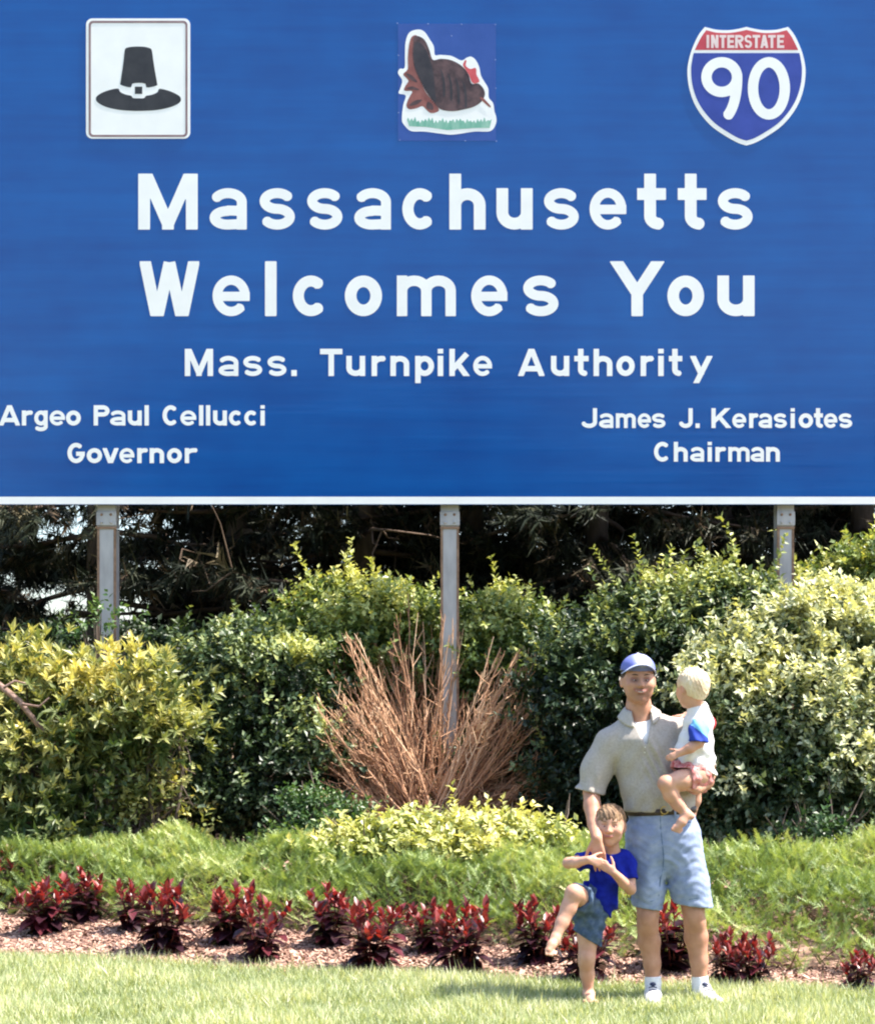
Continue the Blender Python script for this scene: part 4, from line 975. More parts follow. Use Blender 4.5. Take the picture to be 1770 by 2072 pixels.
def skin_mat(name, a, b, c, dark):
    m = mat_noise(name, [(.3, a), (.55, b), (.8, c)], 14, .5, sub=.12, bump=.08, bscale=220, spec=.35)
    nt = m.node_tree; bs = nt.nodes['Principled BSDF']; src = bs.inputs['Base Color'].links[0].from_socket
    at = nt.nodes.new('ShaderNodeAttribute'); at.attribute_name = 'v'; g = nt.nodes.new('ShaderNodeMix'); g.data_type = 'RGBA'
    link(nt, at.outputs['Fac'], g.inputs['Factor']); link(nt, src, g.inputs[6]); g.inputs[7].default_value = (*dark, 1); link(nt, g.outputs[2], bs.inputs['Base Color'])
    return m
def blob(l, c, r): return np.clip(1 - np.sqrt((((l - np.array(c)) / np.array(r)) ** 2).sum(-1)), 0, 1)
M_skin = skin_mat('tanned_skin', (.41, .20, .128), (.50, .26, .175), (.58, .325, .23), (.21, .105, .08))
M_skin2 = skin_mat('child_skin', (.50, .26, .175), (.58, .32, .225), (.64, .38, .275), (.50, .17, .13))
M_eye = mat_noise('eye_white', [(0, (.55, .52, .50)), (1, (.62, .60, .58))], 5, .3)
M_iris = mat_noise('dark_iris', [(0, (.03, .018, .012)), (1, (.06, .035, .02))], 30, .2)
M_brow = mat_noise('dark_brow_hair', [(0, (.05, .028, .018)), (1, (.10, .06, .04))], 60, .8)
M_lip = mat_noise('lip', [(0, (.34, .11, .09)), (1, (.42, .16, .13))], 30, .45)
M_teeth = mat_noise('teeth', [(0, (.48, .43, .38)), (1, (.56, .50, .45))], 10, .3)

def cloth(name, stops, scale=60, rough=.9, bscale=300, bump=.25, stretch=None): return mat_noise(name, stops, scale, rough, bump=bump, bscale=bscale, spec=.2, stretch=stretch)
M_polo = cloth('oatmeal_knit', [(.3, (.36, .325, .29)), (.7, (.45, .41, .375))], 90)
M_tee = cloth('white_cotton', [(.3, (.76, .76, .77)), (.7, (.84, .84, .84))])
M_denim = cloth('light_blue_denim', [(.25, (.20, .26, .42)), (.5, (.28, .345, .52)), (.8, (.42, .48, .63))], 16, bump=.4)
M_denim2 = cloth('mid_blue_denim', [(.25, (.04, .065, .12)), (.5, (.07, .11, .185)), (.8, (.14, .19, .28))], 22, bump=.4)
M_seam = cloth('denim_seam', [(.3, (.10, .16, .28)), (.7, (.16, .23, .36))])
M_royal = cloth('royal_blue_cotton', [(.3, (.004, .010, .22)), (.7, (.010, .024, .34))], 30)
M_belt = mat_noise('dark_brown_leather', [(.3, (.025, .016, .012)), (.7, (.06, .04, .03))], 20, .5)
M_brass = mat_noise('brass', [(.3, (.60, .42, .14)), (.7, (.75, .55, .22))], 20, .3, metal=.9)
M_sock = cloth('white_sock', [(.3, (.74, .75, .80)), (.7, (.84, .84, .88))], 40, stretch=(1, 1, .2))
M_shoe = mat_noise('white_leather', [(.3, (.55, .55, .53)), (.7, (.72, .72, .70))], 12, .55)
M_navy2 = mat_noise('navy_trim', [(.3, (.02, .025, .06)), (.7, (.05, .06, .12))], 12, .6)
M_cap = cloth('periwinkle_cap_cloth', [(.3, (.14, .17, .48)), (.7, (.22, .26, .58))], 20)
M_capw = cloth('white_cap_cloth', [(.3, (.60, .60, .68)), (.7, (.70, .70, .76))], 20)
M_toddshorts = cloth('red_plaid_cloth', [(.35, (.42, .07, .07)), (.5, (.60, .30, .28)), (.65, (.50, .12, .12))], 45, stretch=(1, 1, .25))
M_redcl = cloth('red_cotton', [(.3, (.45, .03, .04)), (.7, (.58, .06, .07))])
M_pol2 = cloth('polo_hem_knit', [(.3, (.40, .365, .325)), (.7, (.49, .45, .41))], 90)
M_hairb = mat_noise('light_brown_hair', [(.3, (.15, .08, .04)), (.55, (.27, .165, .09)), (.8, (.42, .28, .17))], 26, .55, bump=.9, bscale=120, stretch=(1.6, 1, .35))
M_hairy = mat_noise('pale_blond_hair', [(.3, (.68, .49, .31)), (.55, (.82, .66, .46)), (.8, (.90, .79, .62))], 26, .55, bump=.9, bscale=120, stretch=(1.6, 1, .35))
M_hairm = mat_noise('short_dark_hair', [(.3, (.03, .018, .012)), (.7, (.08, .05, .035))], 60, .7)
M_sleeve = mat_leaf('blue_sleeve_cloth', [(0, (.006, .035, .30)), (.48, (.008, .045, .36)), (.52, (.12, .38, .68)), (1, (.16, .45, .74))], .85, 0)

def head(F, C, R, H, child=0.0):
    W = lambda x, y, z: np.array(C) + R @ (np.array([x, y, z]) * H)
    c = child
    F.ell(W(0, .05, .13), np.array([.345 + .02 * c, .41, .365]) * H, R, k=0)
    F.ell(W(0, -.06, -.08 + .02 * c), np.array([.325, .31, .37]) * H, R, k=.03 * H / .23)
    F.ell(W(0, -.13, -.26), np.array([.258 + .015 * c, .20, .20]) * H, R, k=.03)
    F.ell(W(0, -.25, -.415 + .02 * c), np.array([.11, .09, .085]) * H, R, k=.02)                       # chin
    for s in (-1, 1):
        F.ell(W(s * .175, -.26, -.10), np.array([.112, .10, .10 + .02 * c]) * H, R, k=.02)              # cheek
        F.ell(W(s * .13, -.40, .02), np.array([.075, .06, .05]) * H, R, k=.012, op='s')         # eye socket
        F.ell(W(s * .36, .03, -.03), np.array([.035, .075, .125]) * H, R @ rotz(s * -.35), k=.008)     # ear
        F.ell(W(s * .378, .0, -.02), np.array([.018, .035, .07]) * H, R @ rotz(s * -.35), k=.004, op='s')
    F.cone(W(0, -.345, .03), W(0, -.43, -.115), .030 * H, .050 * H, k=.012)                       # nose
    for s in (-1, 1): F.ell(W(s * .05, -.385, -.125), np.array([.035, .045, .03]) * H, R, k=.008)
    F.ell(W(0, -.355, -.245), np.array([.11, .05, .035]) * H, R, k=.01)                          # mouth mound
    return W
def rotz(a): c, s = math.cos(a), math.sin(a); return np.array([[c, -s, 0], [s, c, 0], [0, 0, 1.0]])
def rotx(a): c, s = math.cos(a), math.sin(a); return np.array([[1, 0, 0], [0, c, -s], [0, s, c]])
def roty(a): c, s = math.cos(a), math.sin(a); return np.array([[c, 0, s], [0, 1, 0], [-s, 0, c]])
def face_parts(F, W, R, H, root, base, brow=True, smile=.03, teeth=True, browmat=None, mw=.125, es=1.0):
    fw = R @ np.array([0, 1.0, 0]); fw = fw / np.linalg.norm(fw)
    S = lambda x, z, off=0.0: F.hit(W(x, -.62, z), fw) - fw * off - base
    for s in (-1, 1):
        p = S(s * .13, .0); e = obj('eye', ell_mesh('eye', p + fw * .022 * H, np.array([.040, .040, .018 * es]) * H, M_eye, 14, R), root)
        obj('iris', ell_mesh('iris', p + fw * .022 * H - fw * .028 * H + R @ np.array([-s * .012 * H, 0, -.001]), np.array([.029, .016, .018 * es]) * H, M_iris, 12, R), e)
        pts = [S(s * (.075 + .06 * k), .034 + .012 * math.sin(k * 1.4), -.001) for k in range(4)]
        obj('eyelid', tubes_mesh('eyelid', [(np.array(pts) - fw * .004 * H, [.006 * H, .010 * H, .010 * H, .005 * H], 6)], M_lip), root)
        if brow:
            pts = [S(s * (.06 + .05 * k), .104 + .020 * math.sin(k * 1.0), .0) for k in range(4)]
            obj('eyebrow', tubes_mesh('eyebrow', [(np.array(pts), [.010 * H, .017 * H, .015 * H, .006 * H], 6)], browmat or M_brow), root)
    xs_ = np.linspace(-mw, mw, 7)
    up = [S(x, -.235 + smile * (abs(x) / mw) ** 2 * 1.4, 0) for x in xs_]; lo = [S(x, -.262 + (smile * 1.9) * (abs(x) / mw) ** 2 - .018 * (teeth), 0) for x in xs_]
    r = np.array([.004, .010, .013, .012, .013, .010, .004]) * H
    m = obj('mouth', tubes_mesh('mouth', [(np.array(up), r, 6), (np.array(lo), r * 1.25, 6)], M_lip), root)
    if teeth: obj('teeth', tubes_mesh('teeth', [((np.array(up[1:-1]) + np.array(lo[1:-1])) / 2, [.007 * H, .013 * H, .015 * H, .013 * H, .007 * H], 6)], M_teeth), m)

def hand(F, w, f, n, side, L, curl=(.35, .35, .35, .35), spread=.025, thumb=(.55, .75, .25), k=.006, tr=1.0):
    """w wrist, f finger direction, n palm side direction, side=+1/-1 chooses where the thumb sits"""
    w = np.array(w, float); f = norm(np.array(f, float)); n = norm(np.array(n, float) - f * np.dot(n, f)); s = np.cross(f, n) * side
    kn = []
    for i, (o, l) in enumerate(zip((.155, .052, -.050, -.145), (.50, .52, .49, .44))):
        p = w + f * l * L + s * o * L; kn.append(p); F.cone(w + s * o * .55 * L + f * .06 * L, p, .075 * L, .060 * L, k=.010)
    for i, p in enumerate(kn):
        d = norm(f + s * spread * (1.5 - i)); le = np.array([.42, .47, .43, .34][i]) * L; r = .047 * L
        a = 0; q = p
        for j, (sg, rr) in enumerate(zip((.45, .31, .24), (.95, .85, .74))):
            a += curl[i] * (1 if j else .7); dd = d * math.cos(a) + n * math.sin(a); q2 = q + dd * le * sg; F.cone(q, q2, r * (rr + .1), r * rr, k=.003); q = q2
    b = w + f * .10 * L + s * .13 * L; d = norm(f * thumb[0] + s * thumb[1] + n * thumb[2]); q = b + d * .24 * L
    F.cone(b, q, .085 * L, .060 * L, k=.008); d2 = norm(d + f * .45 + n * .15); q2 = q + d2 * .17 * L; F.cone(q, q2, .056 * L, .050 * L, k=.004)
    F.cone(q2, q2 + norm(d2 + f * .3) * .12 * L, .050 * L, .040 * L, k=.003)

# ================================================================== the man
Q = P
def man():
    base = np.array([(1345 - 885) * 10 / FPX, 10.0, 0.0]); root = thing('person', tuple(base), 'man in blue cap, oatmeal polo and denim shorts holding the toddler', 'person', 'family standing on the lawn')
    lo, hi = (.68, 9.52, -.05), (1.60, 10.30, 1.92)
    B = Field(lo, hi, .0060); H = .247; C = Q(1291, 1378, 9.97); R = rotz(.05) @ rotx(-.03)
    W = head(B, C, R, H)
    B.chain([Q(1291, 1402, 10.0), Q(1292, 1432, 10.0), Q(1296, 1468, 10.02)], [.061, .066, .080], k=.02)
    B.cone(Q(1235, 1497, 10.0), Q(1378, 1480, 10.0), .055, .055, k=.03); B.cone(Q(1300, 1500, 10.0), Q(1335, 1650, 10.0), .13, .14, k=.03, sc=(1, .6, 1))
    # right arm, down to the boy's chest
    B.chain([Q(1230, 1496, 10), Q(1205, 1555, 10.0), Q(1196, 1604, 9.97)], [.058, .050, .043], k=.015)
    B.chain([Q(1196, 1600, 9.97), Q(1198, 1632, 9.92), Q(1203, 1668, 9.84), Q(1207, 1697, 9.755)], [.044, .046, .038, .030], k=.012)
    hand(B, Q(1207, 1699, 9.75), (.12, -.10, -.95), (.15, 1, .1), -1, .185, curl=(.25, .38, .42, .45), thumb=(.75, .62, .05))
    # left arm under the toddler
    B.chain([Q(1384, 1480, 10.02), Q(1412, 1530, 10.04), Q(1431, 1566, 9.99)], [.056, .050, .044], k=.015)
    B.chain([Q(1431, 1566, 9.99), Q(1427, 1582, 9.90), Q(1408, 1597, 9.80)], [.045, .044, .031], k=.012)
    hand(B, Q(1406, 1597, 9.795), (-.93, -.12, .05), (.1, .1, 1), 1, .175, curl=(.42, .45, .45, .5), thumb=(.6, .75, .1))
    # legs
    for hipc, pts, rs in ((1312, [(1312, 1700, 10), (1311, 1800, 10), (1311, 1848, 9.985), (1310, 1872, 9.99), (1313, 1905, 10.02), (1319, 1950, 10.02), (1321, 2000, 10.02)], [.08, .070, .057, .055, .0595, .045, .038]),
                          (1372, [(1374, 1700, 10), (1392, 1800, 10), (1402, 1840, 9.985), (1405, 1865, 9.99), (1408, 1897, 10.02), (1414, 1945, 10.02), (1416, 1998, 10.02)], [.08, .072, .058, .057, .0625, .047, .038])):
        B.chain([Q(*p) for p in pts], rs, k=.02)
        B.ell(Q(pts[3][0], pts[3][1] - 12, 9.945), (.036, .024, .045), k=.02)
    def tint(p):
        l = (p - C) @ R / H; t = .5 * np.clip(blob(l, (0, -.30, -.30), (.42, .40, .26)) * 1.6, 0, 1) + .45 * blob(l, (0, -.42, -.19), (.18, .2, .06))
        for s_ in (-1, 1): t = t + 1.7 * blob(l, (s_ * .13, -.36, .01), (.13, .25, .10))  # eye sockets painted darker, as shade under the brow
        t = t + .9 * blob(l, (0, -.42, -.30), (.12, .2, .035))  # crease below the lips painted darker, as shade
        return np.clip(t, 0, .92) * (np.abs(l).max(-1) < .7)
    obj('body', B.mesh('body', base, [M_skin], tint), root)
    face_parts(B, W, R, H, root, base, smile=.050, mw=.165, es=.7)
    # stubble-dark short hair below the cap
    Hh = Field(C - .2, C + .2, .005); Hh.ell(W(0, .06, .12), np.array([.372, .428, .375]) * H, R, k=0)
    Hh.plane(W(0, -.20, 0), R @ np.array([0, -1, .1])); Hh.plane(W(0, 0, -.06), R @ np.array([0, -.5, -1]))
    for s_ in (-1, 1): Hh.ell(W(s_ * .41, .07, -.05), np.array([.06, .08, .12]) * H, R, k=.004, op='s')
    obj('hair', Hh.mesh('hair', base, [M_hairm]), root)
    # cap: crown with a soft highlight painted into its front, brim
    K = Field(C - .24, C + .26, .004); K.ell(W(0, .045, .25), np.array([.378, .44, .345]) * H, R, k=0)
    K.plane(W(0, 0, .235), R @ np.array([0, .12, -1])); K.shell(.012)
    def capv(p):
        l = (p - C) @ R / H; return np.clip(1.15 - np.abs(l[:, 0] - .05) / .20, 0, 1) * (l[:, 1] < .02) * np.clip(1.2 - abs(l[:, 2] - .44) / .2, 0, 1)
    M_c2 = mat_leaf('cap_cloth', [(0, (.13, .16, .44)), (.3, (.24, .27, .56)), (.75, (.58, .59, .74)), (1, (.66, .66, .78))], .8, 0)
    cp = obj('cap', K.mesh('cap', base, [M_c2], capv), root)
    n, m = 19, 7; V = []
    for i in range(n):
        a = math.radians(-88 + 176 * i / (n - 1))
        for j in range(m):
            t = j / (m - 1); x0, y0 = .365 * math.sin(a), .045 - .425 * math.cos(a)
            ext = .30 * math.cos(a) ** .8 if math.cos(a) > 0 else 0
            x = x0 * (1 + .03 * t); y = y0 - ext * t; z = .345 - .17 * (abs(x) / .365) ** 2.2 - .02 * t * math.cos(a)
            V.append(W(x, y, z) - base)
    V = np.array(V); F = np.array([(i * m + j, i * m + j + 1, (i + 1) * m + j + 1, (i + 1) * m + j) for i in range(n - 1) for j in range(m - 1)])
    V2 = V - (R @ np.array([0, 0, 1])) * .004; nn = len(V)
    ed = [(i * m + m - 1, (i + 1) * m + m - 1) for i in range(n - 1)]
    E = np.array([(a, a + nn, b + nn, b) for a, b in ed])
    obj('brim', mesh_np('brim', np.concatenate([V, V2]), [F, F[:, ::-1] + nn, E], True, mats=[cloth('pale_brim_cloth', [(.3, (.38, .42, .62)), (.7, (.46, .50, .68))])]), cp)
    obj('cap_button', ell_mesh('cap_button', W(0, .045, .598) - base, (.008, .008, .005), M_capw, 10), cp)

    # polo shirt
    T = Field(lo, hi, .0068)
    T.cone(Q(1311, 1520, 10.0), Q(1333, 1612, 10.0), .200, .196, k=0, sc=(1, .64, 1))
    T.cone(Q(1333, 1612, 10.0), Q(1337, 1660, 10.0), .196, .165, k=.03, sc=(1, .66, 1))
    T.cone(Q(1294, 1452, 10.015), Q(1300, 1500, 10.0), .080, .15, k=.04, sc=(1, .85, 1))
    T.chain([Q(1290, 1466, 10.01), Q(1231, 1506, 10.0)], [.072, .074], k=.05); T.chain([Q(1296, 1466, 10.01), Q(1384, 1484, 10.02)], [.070, .075], k=.04)
    T.chain([Q(1230, 1508, 10.0), Q(1209, 1552, 10.0), Q(1191, 1612, 9.98), Q(1188, 1640, 9.98)], [.080, .080, .076, .078], k=.035)
    T.chain([Q(1384, 1484, 10.02), Q(1414, 1534, 10.03), Q(1432, 1575, 9.99)], [.076, .072, .068], k=.03)
    def folds(X, Y, Z):
        # drapes pulled from the left shoulder towards the held child, and soft vertical ones at the sleeve and waist
        u = X * .88 + Z * .48; w = np.exp(-((X - 1.145) / .055) ** 2 - ((Z - 1.27) / .11) ** 2); u0 = 1.145 * .88 + 1.27 * .48
        d = -.010 * w * np.maximum(np.sin((u - u0) * 150), -.4) - .010 * np.exp(-((u - u0 - .052) / .016) ** 2 - ((Z - 1.30) / .10) ** 2)
        d += -.0045 * np.sin((X * .93 + Z * .30) * 70 + 2 * np.sin(Z * 9)) * np.clip((1.16 - Z) / .12, 0, 1)
        d += -.005 * np.sin(X * 95 + Z * 22) * np.clip((.90 - X) / .05, 0, 1) * np.clip((1.30 - Z) / .15, 0, 1)
        d += -.004 * np.sin(X * 23 + Z * 31 + 1.3) * np.sin(Z * 17 - X * 8) - .002 * np.sin(X * 61 - Z * 47)
        return d
    T.wave(folds); GS = T.F.copy(); T.shell(.017)
    T.plane(Q(1337, 1642, 10), (.03, 0, -1), (1.0, 9.6, .5), (1.6, 10.3, 1.25)); T.plane(Q(1300, 1643, 10), (0, 0, -1), (.98, 9.6, .5), (1.6, 10.3, 1.06))
    T.plane(Q(1194, 1603, 10), (-.24, 0, -1), (.6, 9.6, .7), (.955, 10.3, 1.3))
    T.plane(Q(1428, 1560, 10), (.35, -.45, -.8), (1.40, 9.6, .8), (1.7, 10.3, 1.4))
    T.ell(Q(1292, 1434, 9.99), (.076, .088, .060), k=.004, op='s')                       # neck hole
    for s in (-1, 1): pass
    # open placket
    sl, X, Y, Z = T.sub(Q(1270, 1560, 9.80), Q(1330, 1440, 10.0)); a = Q(1305, 1505, 9.9)
    wd = np.clip((Z - a[2]) * .36 + .004, 0, .045); d = np.maximum(np.abs(X - a[0] + (Z - a[2]) * .10) - wd, a[2] - Z) + 0 * Y; T.F[sl] = np.maximum(T.F[sl], -d)
    ps = obj('polo_shirt', T.mesh('polo_shirt', base, [M_polo]), root)
    # white undershirt
    U = Field(Q(1235, 1540, 9.82), Q(1360, 1425, 10.2), .005)
    U.cone(Q(1311, 1530, 10.0), Q(1311, 1560, 10.0), .19, .19, k=0, sc=(1, .60, 1)); U.cone(Q(1296, 1464, 10.015), Q(1300, 1500, 10.0), .078, .14, k=.04, sc=(1, .78, 1)); U.cone(Q(1296, 1468, 10.01), Q(1250, 1490, 10.0), .06, .06, k=.03); U.cone(Q(1296, 1468, 10.01), Q(1350, 1486, 10.0), .06, .06, k=.03)
    U.plane(Q(1292, 1450, 9.93), (0, -.55, 1)); obj('undershirt', U.mesh('undershirt', base, [M_tee]), root)
    hp_ = lambda c, r: T.hit(Q(c, r, 9.72), (0, 1, 0), 150, .003) - base
    def sseam(name, pts, r=.0025): obj(name, tubes_mesh(name, [([hp_(*p) for p in pts], [r] * len(pts), 5)], M_pol2), ps)
    sseam('sleeve_hem', [(1181, 1588), (1188, 1590), (1200, 1594), (1212, 1597)], .0025); sseam('placket_seam', [(1306, 1508), (1307, 1516), (1308, 1526)]); sseam('shoulder_seam', [(1228, 1478), (1232, 1500), (1236, 1520), (1240, 1540)], .002)
    for r in (1513, 1524): obj('shirt_button', ell_mesh('shirt_button', hp_(1311, r), (.005, .003, .005), M_tee, 8), ps)
    # collar folded over the neckline
    T.F = np.maximum(GS - .014, -(GS + .003))
    sl, X, Y, Z = T.sub(T.lo, T.lo + T.h * T.n); c = Q(1293, 1446, 9.99)
    reg = np.sqrt(((X - c[0]) / .118) ** 2 + ((Y - c[1]) / .15) ** 2 + ((Z - c[2]) / .098) ** 2) - 1; T.F[sl] = np.maximum(T.F[sl], reg * .1)
    T.ell(Q(1292, 1430, 9.99), (.070, .080, .058), k=.004, op='s')
    wd = np.clip((Z - a[2]) * .42 + .012, 0.012, .05); d = np.maximum(np.abs(X - a[0] + (Z - a[2]) * .10) - wd, Y - 10.0); T.F[sl] = np.maximum(T.F[sl], -d)
    obj('collar', T.mesh('collar', base, [M_pol2]), ps)
    # belt
    bc = Q(1338, 1641, 10.0); pts = [bc + np.array([.183 * math.cos(a), .118 * math.sin(a), .183 * math.cos(a) * .05]) for a in np.linspace(0, 2 * math.pi, 49)]
    V = []; 
    for p in pts:
        r = norm(np.array([p[0] - bc[0], (p[1] - bc[1]) * 2, 0])); V += [p + np.array([0, 0, .017]), p + r * .006 + np.array([0, 0, .016]), p + r * .006 - np.array([0, 0, .016]), p - np.array([0, 0, .017])]
    F = [(i * 4 + j, i * 4 + j + 1, i * 4 + 5 + j, i * 4 + 4 + j) for i in range(48) for j in range(3)]
    bt = obj('belt', mesh_np('belt', np.array(V) - base, [np.array(F)], True, mats=[M_belt]), root)
    bk = Q(1344, 1640, 9.876) - base; ring = [bk + np.array([.020 * math.cos(a), 0, .020 * math.sin(a)]) for a in np.linspace(.6, 2 * math.pi - .2, 15)]
    obj('buckle', tubes_mesh('buckle', [(ring, [.0035] * 15, 6)], M_brass), bt)
    # denim shorts
    D = Field((.98, 9.75, .45), (1.56, 10.25, 1.06), .0068)
    D.cone(Q(1338, 1650, 10.0), Q(1340, 1700, 10.0), .180, .196, k=0, sc=(1, .66, 1))
    D.cone(Q(1309, 1695, 10.0), Q(1311, 1800, 10.0), .112, .092, k=.03, sc=(1, 1.08, 1)); D.cone(Q(1311, 1800, 10.0), Q(1308, 1865, 10.0), .092, .078, k=.02, sc=(1, 1.1, 1))
    D.cone(Q(1374, 1695, 10.0), Q(1394, 1790, 10.0), .116, .108, k=.03, sc=(1, 1.0, 1)); D.cone(Q(1394, 1790, 10.0), Q(1408, 1865, 10.0), .108, .102, k=.02, sc=(1, 1.0, 1))
    def df(X, Y, Z):
        cz = Q(1347, 1766, 10)[2]; cx = Q(1347, 1766, 10)[0]
        r = np.sqrt((X - cx) ** 2 + (Z - cz) ** 2)
        d = -.0040 * np.maximum(np.sin(r * 95 + 3 * np.sin((X - cx) * 12)), -.4) * np.exp(-(r / .16) ** 2)
        d += -.0022 * np.sin(Z * 95 + X * 25 + 2 * np.sin(X * 30)) * np.clip(np.sin(X * 19 + 1.0), 0, 1)
        d += -.0012 * np.sin(Z * 14 - X * 75 + np.sin(Z * 20)) - .0012 * np.sin(Z * 160 + 3 * np.sin(X * 40))
        return d
    D.wave(df); D.shell(.017); D.plane(Q(1338, 1645, 10), (-.05, 0, 1))
    D.plane(Q(1309, 1838, 10), (-.16, 0, -1), (.9, 9.7, .3), (Q(1350, 0, 10)[0], 10.3, .62)); D.plane(Q(1404, 1833, 10), (-.13, 0, -1), (Q(1350, 0, 10)[0], 9.7, .3), (1.7, 10.3, .62))
    dn = obj('denim_shorts', D.mesh('denim_shorts', base, [M_denim]), root)
    hy = lambda c, r: D.hit(Q(c, r, 9.76), (0, 1, 0), 120, .003) - base
    def seam(name, pts, r=.0035, mat=M_seam): obj(name, tubes_mesh(name, [([hy(*p) for p in pts], [r] * len(pts), 5)], mat), dn)
    seam('fly_seam', [(1341, 1655), (1342, 1680), (1345, 1710), (1348, 1740), (1348, 1762)]); seam('pocket_seam', [(1288, 1652), (1284, 1662), (1274, 1668), (1269, 1669)])
    seam('pocket_seam', [(1384, 1652), (1390, 1662), (1400, 1668), (1405, 1668)])
    obj('shorts_button', ell_mesh('shorts_button', hy(1345, 1652), (.009, .004, .009), M_brass, 10), dn)
    for c in (1300, 1326, 1372): p = hy(c, 1650); obj('belt_loop', box_mesh('belt_loop', p + np.array([-.006, -.008, -.022]), p + np.array([.006, .006, .030]), M_denim, .001), dn)
    seam('hem_stitch', [(1284, 1833), (1296, 1834), (1310, 1833), (1324, 1830), (1335, 1826)], .0025); seam('hem_stitch', [(1371, 1828), (1386, 1828), (1402, 1826), (1420, 1823), (1435, 1820)], .0025)
    seam('inner_seam', [(1348, 1762), (1344, 1780), (1341, 1800), (1339, 1820)], .003); seam('inner_seam', [(1350, 1764), (1356, 1780), (1361, 1800), (1365, 1822)], .003)
    # socks and shoes
    for c, sx in ((1321, -1), (1416, 1)):
        S = Field(Q(c, 2035, 9.7) - np.array([.12, 0, .02]), Q(c, 1960, 10.15) + np.array([.12, .05, .02]), .005); S.chain([Q(c, 1960, 10.02), Q(c, 1990, 10.02), Q(c, 2012, 10.01)], [.044, .0435, .042], k=.01)
        S.wave(lambda X, Y, Z: -.0012 * np.sin(Z * 420)); S.plane(Q(c, 1976, 10), (0, 0, 1)); obj('sock', S.mesh('sock', base, [M_sock]), root)
        h0 = Q(c, 2025, 10.05); E = Field(h0 + np.array([-.12, -.40, -.02]), h0 + np.array([.14, .08, .14]), .005); z = np.array([0, 0, 1.0]); dr = norm(np.array([.18 * sx + .05, -1, 0]))
        E.cone(h0 + z * .040, h0 + dr * .10 + z * .040, .042, .042, k=.0); E.cone(h0 + dr * .08 + z * .036, h0 + dr * .235 + z * .028, .047, .040, k=.02, sc=(1, 1, .8)); E.cone(h0 + z * .075, h0 + dr * .05 + z * .078, .038, .036, k=.03)
        E.plane(h0 + z * .004, -z); E.plane(h0 + z * .100, z)
        shx = obj('shoe', E.mesh('shoe', base, [M_shoe]), root)
        G = Field(h0 + np.array([-.12, -.40, -.02]), h0 + np.array([.14, .08, .14]), .005); G.cone(h0 + z * .010, h0 + dr * .10 + z * .010, .045, .045, k=0); G.cone(h0 + dr * .08 + z * .010, h0 + dr * .24 + z * .010, .050, .042, k=.02); G.plane(h0 + z * .022, z); G.plane(h0 + z * .001, -z)
        obj('sole', G.mesh('sole', base, [M_tee]), shx)
        t0 = h0 + dr * .075 + z * .098 - base; obj('tongue', ell_mesh('tongue', t0, (.018, .020, .012), M_navy2, 12), shx)
        for k in range(3): p = h0 + dr * (.10 + .03 * k) + z * (.088 - .011 * k) - base; obj('lace', tubes_mesh('lace', [(np.array([p + [-.022, 0, -.004], p + [0, -.002, .003], p + [.022, 0, -.004]]), [.003] * 3, 5)], M_navy2), shx)
    return root
man()

